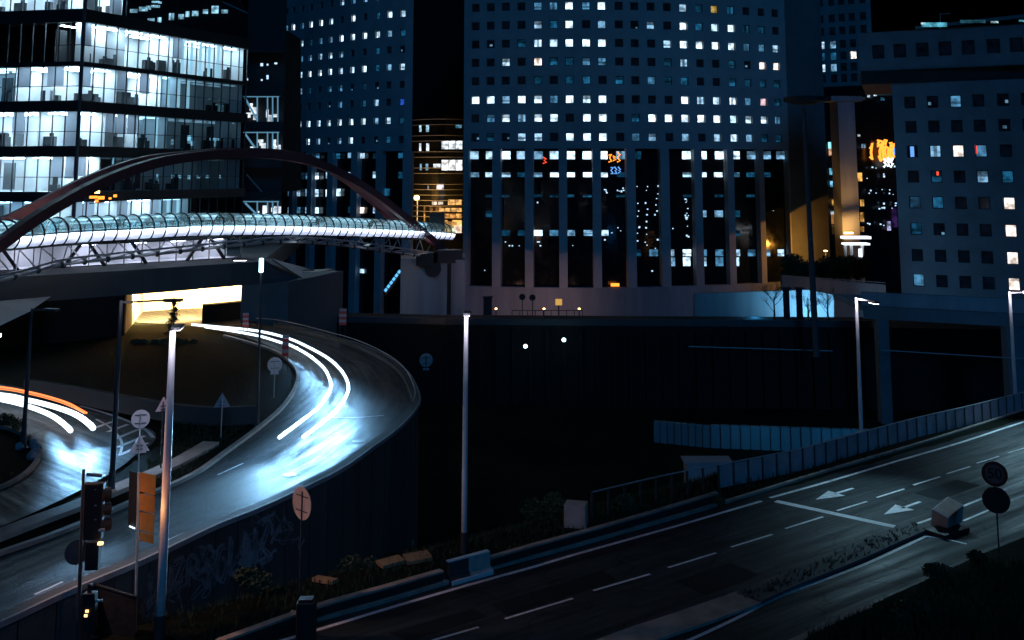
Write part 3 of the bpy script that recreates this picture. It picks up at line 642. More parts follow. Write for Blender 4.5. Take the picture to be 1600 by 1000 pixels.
def facade(root, wallm, path, cols, ww, zs, wh, grid_ch, z0, z1, maxparts=100, depth=.4, roomm=None, framem=None):
    """path(px)->plan point on the facade; cols px centres; zs row centre heights; grid_ch rows of chars"""
    roomm = roomm or M['room']; framem = framem or M['black']
    P = [path(c) for c in cols]; T = []
    for i in range(len(P)): T.append((P[min(i + 1, len(P) - 1)] - P[max(i - 1, 0)]).normalized())
    us = [path(None)[0]]
    for p, t in zip(P, T): us += [p - t * ww / 2, p + t * ww / 2]
    us.append(path(None)[1])
    zv = [z0]
    order = sorted(range(len(zs)), key=lambda i: zs[i])
    for i in order: zv += [zs[i] - wh / 2, zs[i] + wh / 2]
    zv.append(z1)
    wall = MB()
    for i in range(len(us) - 1):
        for j in range(len(zv) - 1):
            if i % 2 and j % 2: continue
            a_, b_ = us[i], us[i + 1]
            wall.quad(zl(a_, zv[j]), zl(b_, zv[j]), zl(b_, zv[j + 1]), zl(a_, zv[j + 1]))
    wins = []
    for ci, (p, t) in enumerate(zip(P, T)):
        n = Vector((t.y, -t.x, 0)); n = n if n.dot(-p) > 0 else -n
        for ri in range(len(zs)):
            c = zl(p, zs[ri]); h = wh / 2; w2 = ww / 2
            for s_ in (-1, 1):
                wall.quad(c + t * w2 * s_ - zz * h, c + t * w2 * s_ + zz * h, c + t * w2 * s_ + zz * h - n * depth, c + t * w2 * s_ - zz * h - n * depth)
                wall.quad(c - t * w2 + zz * h * s_, c + t * w2 + zz * h * s_, c + t * w2 + zz * h * s_ - n * depth, c - t * w2 + zz * h * s_ - n * depth)
            ch = grid_ch[ri][ci] if ci < len(grid_ch[ri]) else '.'
            wins.append((ch, c - n * (depth - .06), t, n))
    wall.build('wall', wallm, root)
    def rank(x): return -(99 if x[0] in 'WP' else (2 if x[0] in 'yb' else (-1 if x[0] == '.' else int(x[0]))))
    wins.sort(key=rank)
    st = MB()
    for k, (ch, c, t, n) in enumerate(wins):
        grd = cells(ch)
        if k < maxparts:
            f = MB(); frame_mesh(f, c, t, n, ww, wh); fo = f.build('window', framem, root)
            pm = MB(); pane_mesh(pm, c - n * .05, t, ww - .02, wh - .02, grd); pm.build('pane', roomm, fo)
        else:
            st.k = 0; frame_mesh(st, c, t, n, ww, wh); st.k = 1; pane_mesh(st, c - n * .05, t, ww - .02, wh - .02, grd)
    if st.v: tag(st.build('window', [framem, roomm], root), kind='stuff')
    return P, T
def dots(root, mname, items, sz=.25, name='glow_dot'):   # small glowing dots on or behind dark glass
    mb = MB()
    for (px, py, d) in items:
        s_ = sz * random.uniform(.6, 1.3); mb.box(W(px, py, d), (s_, .05, s_ * random.uniform(.6, 1.2)))
    return tag(mb.build(name, M[mname], root), kind='stuff')
def vr(c_, lo, hi, k_=1.0):
    k_ *= random.uniform(lo, hi); return tuple(x * k_ for x in c_)
def lerp(a_, b_, t): return a_ + (b_ - a_) * t

# ---------- central tower
cols = [742, 766, 790, 815, 841, 866, 891, 918, 943, 970, 995, 1021, 1047, 1073, 1098, 1123, 1149, 1173, 1197, 1219]
def dC(px): return 174 + ((px - 930) / 300.0) ** 2 * 8 + (px - 930) / 300 * 1.0
def pathC(px): return (pt(724, dC(724)), pt(1234, dC(1234))) if px is None else pt(px, dC(px))
rowsC = [(-50, '..5..3.8.3..5...6...'), (-20, '.3..6..4..6...8.3...'), (9, '....33838....51y2...'), (38, '....527.4..4.826711.'), (67, '...266888...59887335'), (96, '..6.W2133...15..1.WW'), (125, '....1.12.2.312..2111'), (155, '874873869....95673P1'), (184, '.37477.89.2999996773'), (214, '.1.55.779.34.4.57411')]
ctr = empty('office_tower', pt(960, 176), 'wide curved concrete tower with square windows and dark glazed slots below', 'office tower')
zC_ = [zat(960, y, dC(960)) for y, _ in rowsC]
zsplit = zat(960, 232, 174)
ZTOP = zat(960, -75, 174)
facade(ctr, M['tower'], pathC, cols, 1.42, zC_, 1.4, [s_ for _, s_ in rowsC], zsplit, ZTOP)
# body behind, side and roof
def body(root, L_, Rr, back_d, z0, z1, m, inset=.5, name='side_wall'):
    ps = [L_, Rr, pt((Rr.x / Rr.y) * FPX + 800, 1) * 0 + Rr * (back_d / Rr.y) if 0 else Vector((Rr.x + (Rr.x * .05), back_d, 0)), Vector((L_.x - 2, back_d, 0))]
    mb = MB()
    for i in range(1, 4):
        p, q = ps[i], ps[(i + 1) % 4]; mb.quad(zl(p, z0), zl(q, z0), zl(q, z1), zl(p, z1))
    mb.build(name, m, root)
    MB().add([zl(p, z1) for p in ps], [(0, 1, 2, 3)]).build('roof', m, root)
Lc, Rc = pathC(None)
sidec = pt(1292, 190)
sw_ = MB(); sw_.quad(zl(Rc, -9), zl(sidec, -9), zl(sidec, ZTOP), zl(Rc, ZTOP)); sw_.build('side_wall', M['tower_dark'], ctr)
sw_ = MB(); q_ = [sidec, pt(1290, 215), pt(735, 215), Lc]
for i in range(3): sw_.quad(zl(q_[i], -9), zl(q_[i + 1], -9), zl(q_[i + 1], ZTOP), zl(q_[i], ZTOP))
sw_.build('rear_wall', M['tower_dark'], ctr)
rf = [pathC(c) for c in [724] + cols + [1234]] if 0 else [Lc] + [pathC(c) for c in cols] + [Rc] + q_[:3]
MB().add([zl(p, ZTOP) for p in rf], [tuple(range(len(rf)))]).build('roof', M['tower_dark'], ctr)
# slots: recessed dark glazing with pilasters
slots = [(732, 769), (782, 820), (833, 873), (886, 926), (939, 979), (993, 1032), (1046, 1085), (1097, 1137), (1147, 1186), (1194, 1232)]
SB = zat(740, 447, dC(740))
def nrm(px):
    t = (pathC(px + 5) - pathC(px - 5)).normalized(); return Vector((t.y, -t.x, 0)) if t.y < 0 or True else t
gl_ = MB(); allp = [724 + i * 15 for i in range(35)]
for i in range(34):
    p, q = pathC(allp[i]), pathC(allp[i + 1]); n = nrm(allp[i]); n = n if n.y < 0 else -n
    gl_.quad(zl(p, SB - .5) - n * 1.3, zl(q, SB - .5) - n * 1.3, zl(q, zsplit + .5) - n * 1.3, zl(p, zsplit + .5) - n * 1.3)
gl_.build('glazing', M['darkglass'], ctr)
eds = [724] + [v for s_ in slots for v in s_] + [1236]
for i in range(0, len(eds), 2):
    p, q = pathC(eds[i]), pathC(eds[i + 1]); n = nrm(eds[i]); n = n if n.y < 0 else -n
    if i == 0: p = Lc
    if i == len(eds) - 2: q = Rc
    MB().prism([p, q, q - n * 1.6, p - n * 1.6], SB - .004, zsplit).build('pilaster', M['tower'], ctr)
bs = MB()
for i in range(34):
    p, q = pathC(allp[i]), pathC(allp[i + 1]) if i < 33 else Rc; bs.quad(zl(p, -9.2), zl(q, -9.2), zl(q, SB), zl(p, SB)); n = nrm(allp[i]); n = n if n.y < 0 else -n
    bs.quad(zl(p, SB), zl(q, SB), zl(q, SB) - n * 1.6, zl(p, SB) - n * 1.6)
bs.build('base_wall', M['concrete'], ctr)
low = [(242.5, 12, '56954699941..9997444'), (273, 7, '4651488981...588321.'), (306, 4, '.11.1122.1...1.1.1..'), (334, 10, '.1............441...'), (364, 8.5, '..1183446.......1...'), (395, 10, '..........1357335346'), (409, 13, '............48536...')]
lowspots = []
for y, hp, s_ in low:
    for ci, ch in enumerate((s_ + '.' * 20)[:20]):
        if ch == '.': continue
        d = dC(cols[ci]) + 1.15; c = W(cols[ci] + random.uniform(-1, 1), y, d); t = Vector((1, 0, 0))
        grd = cells(ch); h = hp * d / FPX
        lowspots.append((c, h, grd))
for (c, h, grd) in lowspots:
    pm = MB(); pane_mesh(pm, c, Vector((1, 0, 0)), 1.45, h, grd); pm.build('lit_pane', M['room'], ctr)
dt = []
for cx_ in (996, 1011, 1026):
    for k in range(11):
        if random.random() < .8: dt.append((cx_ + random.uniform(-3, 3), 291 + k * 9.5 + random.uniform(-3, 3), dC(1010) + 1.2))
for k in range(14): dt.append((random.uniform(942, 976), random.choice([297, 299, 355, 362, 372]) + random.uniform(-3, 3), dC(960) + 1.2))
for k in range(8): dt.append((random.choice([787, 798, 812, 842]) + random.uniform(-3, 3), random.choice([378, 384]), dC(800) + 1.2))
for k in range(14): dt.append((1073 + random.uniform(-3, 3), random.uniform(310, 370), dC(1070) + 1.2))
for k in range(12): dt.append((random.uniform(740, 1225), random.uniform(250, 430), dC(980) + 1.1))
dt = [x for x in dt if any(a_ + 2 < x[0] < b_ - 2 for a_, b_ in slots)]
dots(ctr, 'spark', [(a_, b_, dC(a_) + 1.2) for a_, b_, _ in dt], .22)  # reflections of the building opposite, painted as glowing dots on the slot glazing
def squiggle(cx_, cy_, wpx, hpx, d, seed, n=5):
    rr = random.Random(seed); mb = MB()
    for k in range(n):
        x = cx_ - wpx / 2 + wpx * (k + .5) / n; wv = wpx / n * .34
        ps = [(x - wv, cy_ - hpx * rr.uniform(.1, .5)), (x + wv, cy_ - hpx * rr.uniform(.0, .5)), (x - wv * rr.random(), cy_), (x + wv, cy_ + hpx * rr.uniform(.1, .5)), (x - wv, cy_ + hpx * rr.uniform(.2, .5))]
        mb.tube([W(a_, b_, d) for a_, b_ in ps], .11 if d < 200 else .26, 5)
    return mb
squiggle(960, 246, 20, 18, dC(960) + 1.0, 3, 3).build('neon_reflection', M['neon_o'], ctr)  # neon reflections in the glazing, modelled as glowing tubes
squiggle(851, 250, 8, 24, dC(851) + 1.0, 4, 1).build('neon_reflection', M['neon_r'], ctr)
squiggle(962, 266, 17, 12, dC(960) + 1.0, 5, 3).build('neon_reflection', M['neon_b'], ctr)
MB().box(W(961, 445, dC(960) - .1), (1.4, .1, .5)).build('small_sign', M['neon_o'], ctr)
# plaza lamps warming the pilasters
for k, (px, e) in enumerate(((775, 700), (850, 600), (905, 420))):
    lr = empty('plaza_lamp', W(px, 481, 166), 'short sodium lamp at the foot of the central tower, ' + ('first from the bridge pier', 'between the bollards', 'beside the yellow box')[k], 'lamp', 'sodium lamps at the tower foot')
    c = W(px, 484, 166); MB().tube([zl(c, -9), c], .08, 6).build('post', M['black'], lr)
    MB().box(c + zz * .15, (.32, .3, .18)).build('lamp_head', M['sodium'], lr)
    light('lamp_light', 'SPOT', c + zz * .5, e * .38, (1, .52, .40), lr, c + zz * .5 + Vector((0, 8.2, -5.7)), .12, 160, .05)
yb = empty('light_box', W(873, 472, 160), 'small yellow lit box sign at the foot of the central tower', 'sign')
MB().tube([zl(W(873, 472, 160), -9), W(873, 476, 160)], .1, 6).build('post', M['black'], yb)
MB().box(W(873, 472, 160), (1.0, .3, .9)).build('box', emit('yellow_box', (.9, .5, .12), .7, False), yb)
for px, py in ((816, 467), (832, 468)):
    r_ = empty('traffic_sign', W(px, py + 20, 140), 'small dark sign on a post before the tower base' + (', the left one' if px < 820 else ', the right one'), 'sign', 'small dark signs by the tower base')
    MB().tube([zl(W(px, py, 140), -.9 - 8), W(px, py, 140)], .06, 6).build('post', M['black'], r_)
    MB().disc(W(px, py - 3, 140), (0, 1, 0), .42, .05).build('sign_plate', M['black'], r_)
tb = empty('kiosk', W(762, 475, 124), 'small dark box kiosk behind the viaduct edge', 'kiosk')
MB().box(W(762, 478, 124), (1.0, 1.0, 2.0)).build('body', M['black'], tb); MB().box(W(762, 478, 124) + zz * 1.05, (1.2, 1.2, .1)).build('roof', M['black'], tb)
# orange lit side wall: street lamp hidden behind the shrubs
sl3 = empty('street_lamp', W(1275, 440, 176), 'orange street lamp washing the flank of the central tower', 'street lamp')
c = W(1290, 392, 178); MB().tube([zl(c, -9), c], .08, 6).build('pole', M['black'], sl3); MB().box(c, (.5, .4, .2)).build('lamp_head', M['sodium'], sl3)
light('lamp_light', 'SPOT', c + Vector((-.4, -.4, .3)), 2200, (1, .42, .06), sl3, c + Vector((-.4, -.4, .3)) + Vector((-2.5, 8, -6.2)), .1, 160, .05)

# ---------- left tower
colsL = [441, 452, 466, 480, 496, 512, 529, 547, 566, 586, 605, 626]
def dL(px): return 180 + max(0, (642 - px) / 200.0) ** 1.5 * 19
def pathL(px): return (pt(428, dL(428)), pt(643, dL(643))) if px is None else pt(px, dL(px))
ltr = empty('office_tower', pt(540, 190), 'curved concrete tower standing behind the red arch', 'office tower')
rowsL = [(-36, '.5.53..8.6..'), (-8, '......534...'), (21, '383886.8.286'), (51, '366134889742'), (77, '..34564..2..'), (104, '556877679246'), (132, '.341.33.1...'), (159, '.1....3.25.b'), (188, '247767779461'), (218, '47875.47..2.')]
zL_ = [zat(626, y, dL(626)) for y, _ in rowsL]
zs2 = zat(626, 236, 180); ZTL = zat(626, -60, 180)
facade(ltr, M['tower'], pathL, colsL, 1.06, zL_, 1.27, [s_ for _, s_ in rowsL], zs2, ZTL)
gl_ = MB(); pl_ = [428 + i * 13.44 for i in range(17)]
for i in range(16):
    p, q = pathL(pl_[i]), pathL(pl_[i + 1]); t = (q - p).normalized(); n = Vector((t.y, -t.x, 0)); n = n if n.y < 0 else -n
    gl_.quad(zl(p, -9) - n * 1.1, zl(q, -9) - n * 1.1, zl(q, zs2 + .5) - n * 1.1, zl(p, zs2 + .5) - n * 1.1)
gl_.build('glazing', M['darkglass'], ltr)
for a_, b_ in ((428, 434), (452, 458), (480, 487), (511, 520), (548, 558), (587, 597), (629, 643)):
    p, q = pathL(a_), pathL(b_); t = (q - p).normalized(); n = Vector((t.y, -t.x, 0)); n = n if n.y < 0 else -n
    if b_ == 643: q = pathL(None)[1]
    MB().prism([p, q, q - n * 1.4, p - n * 1.4], -9.2, zs2).build('pilaster', M['tower'], ltr)
q_ = [pathL(None)[1], pt(640, 215), pt(428, 225), pathL(None)[0]]; sw_ = MB()
for i in range(3): sw_.quad(zl(q_[i], -9), zl(q_[i + 1], -9), zl(q_[i + 1], ZTL), zl(q_[i], ZTL))
sw_.build('rear_wall', M['tower_dark'], ltr)
rf = [pathL(c) for c in [428] + colsL] + q_[:3]; MB().add([zl(p, ZTL) for p in rf], [tuple(range(len(rf)))]).build('roof', M['tower_dark'], ltr)
for y, hp, s_ in ((243, 8, '.2.23.2461.2'), (274, 10, '76337545.5.1'), (301, 11, '.354697.6.2.'), (328, 9, '.5347..1W51.'), (424, 6, '........6...')):
    for ci, ch in enumerate(s_):
        if ch == '.': continue
        d = dL(colsL[ci]) + .9
        c = W(colsL[ci] + random.uniform(-1, 1), y + random.uniform(-1, 1), d); p0, p1 = pathL(colsL[ci] - 4), pathL(colsL[ci] + 4)
        pm = MB(); pane_mesh(pm, c, (p1 - p0).normalized(), 1.05, hp * d / FPX, cells(ch)); pm.build('lit_pane', M['room'], ltr)
# bright escalator seen in the last slot
es = empty('escalator', W(612, 430, 176), 'brightly lit blue escalator in the last dark slot of the left tower', 'escalator')
e0, e1_ = W(601, 459, 176), W(626, 425, 178); MB().beam(e0, e1_, .5, .7).build('ramp', M['darkmetal'], es)
for k in range(6):
    p = e0.lerp(e1_, (k + .5) / 6); MB().beam(p - (e1_ - e0) * .06 + zz * .35 + Vector((0, -.3, 0)), p + (e1_ - e0) * .06 + zz * .35 + Vector((0, -.3, 0)), .1, .45).build('lamp', M['esc'], es)

# ---------- dark sliver and glass block between the towers
bk = empty('office_block', pt(690, 235), 'dark unlit high-rise slab in the gap between the two towers', 'office block')
mb = MB(); mb.prism([pt(560, 240), pt(760, 240), pt(760, 262), pt(560, 262)], -9, zat(690, -80, 240)); mb.build('wall', M['ground'], bk)
gb = empty('office_block', pt(680, 205), 'low rounded glass block with louvres lit orange at its foot, between the towers', 'office block')
arc = [pt(px, 214 - 9 * math.sin((px - 615) / 150 * math.pi)) for px in range(615, 766, 10)]
wl = MB()
for i in range(len(arc) - 1): wl.quad(zl(arc[i], -9), zl(arc[i + 1], -9), zl(arc[i + 1], zat(700, 182, 208)), zl(arc[i], zat(700, 182, 208)))
wl.build('glazing', M['darkglass'], gb)
for k in range(22):
    y = 187 + k * 8.4
    if k % 3 == 2 and k < 14: continue
    lv_ = MB()
    for i in range(len(arc) - 1):
        z = zat(690, y, 207); o_ = Vector((0, -.35, 0)); lv_.beam(zl(arc[i], z) + o_, zl(arc[i + 1], z) + o_, .3, .12)
    lv_.build('louvre', M['tower'], gb)
def gp(x0, x1, y0, y1, colr_, nm='lit_pane', d=.2):
    for i in range(max(1, int((x1 - x0) / 9))):
        n_ = max(1, int((x1 - x0) / 9)); a_ = x0 + (x1 - x0) * i / n_; b_ = x0 + (x1 - x0) * (i + 1) / n_ - .8
        dd = 214 - 9 * math.sin((a_ - 615) / 150 * math.pi) - d - .1
        p, q = W(a_, y1, dd), W(b_, y1, dd); t = (q - p); wd = t.length; zt = zat(a_, y0, dd)
        pm = MB(); gr_ = [[vr(colr_, .6, 1.2) for _ in range(2)] for _ in range(3)]
        t.normalize(); pane_mesh(pm, Vector(((p.x + q.x) / 2, (p.y + q.y) / 2, (p.z + zt) / 2)), t, wd, zt - p.z, gr_); pm.build(nm, M['room'], gb)
gp(655, 676, 195, 206, (.45, .8, 1.)); gp(655, 677, 224, 236, (1.1, 1.2, 1.3)); gp(690, 723, 220, 233, (1.2, 1.3, 1.4)); gp(690, 723, 250, 266, (1.6, 1.6, 1.6)); gp(656, 674, 256, 266, (.25, .5, .7)); gp(677, 689, 256, 263, (.9, 1, 1.1))
gp(712, 722, 195, 200, (.1, .3, .45)); gp(668, 671, 290, 297, (.6, .7, .9)); gp(682, 694, 288, 297, (1, .9, .95)); gp(675, 693, 315, 320, (1.2, 1.0, .8))
OR = (1.5, .75, .22)
gp(640, 662, 305, 350, (1.7, .95, .32)); gp(662, 672, 335, 352, (.9, .42, .1)); gp(686, 700, 344, 352, (1.0, .5, .14)); gp(700, 722, 312, 320, OR); gp(686, 722, 325, 331, OR); gp(684, 722, 334, 341, (.9, .4, .1)); gp(707, 722, 344, 352, OR); gp(688, 722, 346, 356, (.7, .33, .08)); gp(706, 722, 352, 364, (1.6, 1.1, .8)); gp(695, 706, 356, 363, (1.1, .55, .15)); gp(662, 690, 322, 334, (.3, .12, .03))  # first panes paint the amber halo round the street lamp
sl4 = empty('street_lamp', pt(652, 200), 'bright sodium street lamp glowing between the towers', 'street lamp')
c = W(651, 309, 198); MB().tube([zl(c, -9), c], .1, 6).build('pole', M['black'], sl4)
gg = MB(); gg.smooth = True; gg.tube([c + zz * z for z in (.45, .4, .2, -.2, -.4, -.45)], [.1, .32, .5, .5, .32, .1], 14); gg.build('globe', M['sodium'], sl4)
light('lamp_light', 'POINT', c + Vector((1, .4, 0)), 3200, (1, .48, .10), sl4, size=.4)

# ---------- right building
rb = empty('office_block', pt(1500, 140), 'pale concrete office block with square windows and overhanging top floor at the right', 'office block')
colsR = [1427, 1463, 1499, 1535, 1574, 1612, 1650]
def dR(px): return 140 - (px - 1400) / 200 * 7
def pathR(px): return (pt(1400, dR(1400)), pt(1700, dR(1700))) if px is None else pt(px, dR(px))
rR = [(158, '..3....'), (197, '.......'), (236, '.4W3...'), (276, '.1.42..'), (317, '12..W..'), (359, '1...W..'), (401, '....W..'), (441, '3...W..')]
zR_ = [zat(1500, y, dR(1500)) for y, _ in rR]
zb = zat(1500, 127, dR(1500))
facade(rb, M['tower_grey'], pathR, colsR, 1.42, zR_, 1.62, [s_ for _, s_ in rR], -9, zb)
LR = pathR(None)[0]; RR = pathR(None)[1]
mb = MB(); lb = LR * 1.18 + Vector((.6, 0, 0))
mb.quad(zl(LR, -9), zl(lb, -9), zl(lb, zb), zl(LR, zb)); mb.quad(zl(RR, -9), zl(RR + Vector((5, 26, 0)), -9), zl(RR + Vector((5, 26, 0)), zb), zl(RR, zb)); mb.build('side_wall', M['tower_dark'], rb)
zt0, zt1 = zat(1500, 106, dR(1500)), zat(1500, 44, dR(1500))
mb = MB(); i0, i1 = pt(1400, dR(1400) + 1.2), pt(1700, dR(1700) + 1.2)
mb.prism([i0 - Vector((4.2, 0, 0)), i1, i1 + Vector((0, 20, 0)), i0 * 1.14 - Vector((4.2, 0, 0))], zb, zt0); mb.build('recessed_storey', M['black'], rb)
def pathR2(px): return (pt(1350, dR(1350) - .3), pt(1700, dR(1700) - .3)) if px is None else pt(px, dR(px) - .3)
facade(rb, M['tower_grey'], pathR2, [1381, 1415, 1451, 1487, 1524, 1564, 1601, 1640], 1.6, [zat(1490, 76, dR(1490))], 1.9, ['........'], zt0, zt1, maxparts=8)
mb = MB(); LL, RL = pathR2(None); mb.quad(zl(LL, zt0), zl(LL * 1.16, zt0), zl(LL * 1.16, zt1), zl(LL, zt1))
mb.add([zl(LL, zt1), zl(RL, zt1), zl(RL + Vector((3, 24, 0)), zt1), zl(LL * 1.16, zt1)], [(0, 1, 2, 3)]); mb.add([zl(LL, zt0), zl(RL, zt0), zl(RL + Vector((3, 24, 0)), zt0), zl(LL * 1.16, zt0)], [(3, 2, 1, 0)]); mb.build('roof', M['tower_dark'], rb)
for (px, py, wpx, hpx, cc_) in ((1488, 118, 22, 9, (.10, .35, .5)), (1494, 123, 9, 4, (.3, .6, .7)), (1475, 108, 6, 2, (.2, .5, .6)), (1528, 113, 8, 5, (.03, .12, .2)), (1570, 123, 5, 2, (.3, .4, .4)), (1396, 113, 4, 2, (.3, .3, .3)), (1560, 104, 7, 2, (.2, .4, .4)), (1393, 124, 4, 2, (.2, .3, .4)), (1380, 114, 3, 2, (.1, .1, .1))):
    d = dR(px) + 1.05; pm = MB(); pane_mesh(pm, W(px, py, d), Vector((1, 0, 0)), wpx * d / FPX, hpx * d / FPX, [[vr(cc_, .4, 1.3) for _ in range(4)] for _ in range(2)]); pm.build('lit_pane', M['room'], rb)
pl = MB(); pl.add([W(1430, 41, 142), W(1600, 22, 142), W(1600, 28, 142), W(1430, 46, 142), W(1430, 41, 148), W(1600, 22, 148), W(1600, 28, 148), W(1430, 46, 148)], [(0, 1, 2, 3), (4, 7, 6, 5), (0, 4, 5, 1), (3, 2, 6, 7)])
pl.build('roof_canopy', M['tower_dark'], rb)
for (x0, x1, y0, y1, cc_) in ((1440, 1480, 35, 42, (.10, .45, .6)), (1439, 1446, 35, 38, (.7, 1, 1.1)), (1548, 1560, 33, 36, (.6, 1, 1.1)), (1500, 1540, 31, 36, (.02, .09, .13)), (1592, 1604, 31, 34, (.1, .4, .5))):
    d = 139.5; pm = MB(); pane_mesh(pm, W((x0 + x1) / 2, (y0 + y1) / 2, d), Vector((1, 0, 0)), (x1 - x0) * d / FPX, (y1 - y0) * d / FPX, [[vr(cc_, .5, 1.3) for _ in range(6)] for _ in range(2)]); pm.build('roof_light', M['room'], rb)
MB().tube([W(1469, 46, 140), W(1469, 22, 140), W(1484, 21, 140)], .08, 6).build('roof_mast', M['galv'], rb)
# neon coloured spots behind windows
for (px, py, wp_, hp_, mm_) in ((1449, 199, 3, 9, 'neon_o'), (1523, 198, 4, 7, 'neon_o'), (1415, 236, 4, 10, 'neon_r'), (1426, 237, 7, 16, 'neon_b'), (1525, 233, 4, 14, 'neon_r'), (1465, 271, 3, 6, 'neon_r')):
    MB().box(W(px, py, dR(px) + .25), (wp_ * .0875, .05, hp_ * .0875)).build('window_lamp', M[mm_], rb)

# ---------- tower behind at the right, concrete column, clutter of the far street
ft_ = empty('office_tower', pt(1330, 240), 'distant blue tower with narrow windows behind the central tower', 'office tower')
def pathF(px): return (pt(1270, 246), pt(1372, 238)) if px is None else pt(px, 246 - (px - 1270) * .08)
facade(ft_, M['tower'], pathF, [1291, 1309, 1325, 1341, 1359], 1.5, [zat(1325, y, 242) for y in (2, 28, 48, 69, 87, 105, 122)], 1.9, ['.....', '.....', '.....', '64...', '22.WP', '74...', '.....'], zat(1325, 135, 242), zat(1325, -80, 242), maxparts=35)
mb = MB(); q_ = [pt(1372, 238), pt(1372, 262), pt(1270, 262)]
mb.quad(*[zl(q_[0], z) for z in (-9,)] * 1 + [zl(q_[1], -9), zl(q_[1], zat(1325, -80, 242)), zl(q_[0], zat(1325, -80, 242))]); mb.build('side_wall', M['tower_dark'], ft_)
MB().prism([pt(1250, 247), pt(1346, 239.2), pt(1346, 262), pt(1250, 262)], -9, zat(1325, 135, 242)).build('lower_storeys', M['black'], ft_)
tc_ = empty('column_tower', pt(1322, 200), 'tall square concrete column with T shaped head lit from below', 'column')
zc0, zc1 = zat(1320, 372, 200), zat(1320, 158, 200)
MB().box(zl(pt(1320, 202), (-9 + zc1) / 2), (3.5, 3.5, zc1 + 9), R(8)).build('shaft', M['concrete'], tc_)
MB().box(zl(pt(1320, 202), zc1 + .5), (6.4, 4.2, 1.0), R(8)).build('head', M['concrete'], tc_)
MB().box(W(1326, 364, 196), (1.6, .4, .3)).build('uplight', M['sodium'], tc_)
light('uplight_beam', 'SPOT', W(1328, 378, 194.5), 5200, (1, .50, .14), tc_, W(1322, 325, 201), .3, 95, 1)
cb = empty('office_block', pt(1380, 225), 'dark distant block crowded with neon signs beside the concrete column', 'office block')
MB().prism([pt(1280, 226), pt(1440, 222), pt(1440, 240), pt(1280, 240)], -9, zat(1380, 140, 225)).build('wall', M['darkglass'], cb)
def cp(x0, x1, y0, y1, c_):
    d = 220.5; pm = MB(); pane_mesh(pm, W((x0 + x1) / 2, (y0 + y1) / 2, d), Vector((1, 0, 0)), (x1 - x0) * d / FPX, (y1 - y0) * d / FPX, [[vr(c_, .3, 1.3) for _ in range(3)] for _ in range(3)]); pm.build('lit_pane', M['room2'], cb)
for a_ in ((1294, 1304, 222, 232, (.3, .8, .9)), (1295, 1305, 232, 243, (.9, .5, .3)), (1296, 1305, 263, 273, (.2, .7, 1)), (1297, 1305, 283, 292, (.2, .6, .9)), (1300, 1310, 312, 321, (1.2, .6, .15)), (1298, 1308, 330, 335, (.5, .6, .7)), (1299, 1309, 335, 350, (.5, .22, .06)), (1338, 1347, 270, 283, (.9, .45, .1)), (1344, 1350, 312, 322, (.7, .35, .08)), (1344, 1350, 332, 346, (.7, .35, .08)), (1344, 1350, 354, 362, (.4, .2, .05)), (1300, 1309, 352, 366, (.2, .12, .05)), (1393, 1402, 325, 355, (.03, .012, .07)), (1386, 1392, 346, 360, (.5, .5, .9)), (1372, 1400, 142, 146, (.3, .7, .9)), (1355, 1359, 148, 152, (.6, .8, 1)), (1365, 1370, 142, 150, (.6, .8, 1)), (1376, 1382, 152, 157, (.05, .2, .35)), (1340, 1344, 210, 213, (.8, .9, 1)), (1346, 1352, 225, 231, (.3, .6, .9)), (1380, 1395, 140, 142, (.2, .5, .8))): cp(*a_)
for k in range(60): pass
dots(cb, 'spark', [(random.uniform(1352, 1400), random.choice([262, 270, 275, 297, 300, 303, 322, 338, 350]) + random.uniform(-5, 5), 220) for _ in range(26)], .3)
squiggle(1361, 238, 5, 30, 219, 8, 1).build('neon_sign', M['neon_o'], cb)
squiggle(1385, 236, 25, 36, 219, 9, 6).build('neon_sign', M['neon_o'], cb)
squiggle(1378, 225, 16, 18, 219.5, 12, 3).build('neon_sign', M['neon_o'], cb)
squiggle(1388, 254, 16, 16, 218.6, 10, 3).build('neon_sign', M['neon_w'], cb)
squiggle(1398, 236, 5, 14, 218.6, 11, 1).build('neon_sign', M['neon_b'], cb)
# station canopy with white lights
cn = empty('canopy', pt(1335, 170), 'small entrance canopy edged with bright white lights', 'canopy')
MB().box(W(1337, 371, 170), (4.4, 2, .4)).build('roof', M['neon_w'], cn)
MB().box(W(1337, 381, 169), (4.0, 2, .3)).build('fascia', M['neon_w'], cn)
for px in (1320, 1330, 1347): MB().tube([W(px, 381, 169.5), zl(W(px, 381, 169.5), -9)], .25, 6).build('post', M['white'], cn)
MB().box(W(1345, 395, 169.4), (.7, .2, 1.3)).build('screen', M['neon_w'], cn)
light('canopy_light', 'POINT', W(1336, 377, 168), 90, (.75, .9, 1), cn, size=.6)
lb_ = empty('street_wall', pt(1290, 150), 'low wall lit dull orange behind the pit at the right', 'wall')
mb = MB(); p0_, p1_ = W(1222, 431, 150), W(1384, 443, 138); mb.prism([zl(p0_, 0), zl(p1_, 0), zl(p1_, 0) + Vector((0, 1, 0)), zl(p0_, 0) + Vector((0, 1, 0))], -9, p0_.z); mb.build('wall', M['concrete'], lb_)
mb = MB(); mb.tube([p0_ + zz * .05, p1_ + zz * .1], .06, 6); mb.build('coping', M['galv'], lb_)
light('wall_light', 'POINT', W(1352, 440, 134), 60, (1, .45, .1), lb_, size=.3)
light('wall_light', 'POINT', W(1240, 440, 143), 40, (1, .45, .1), lb_, size=.3)
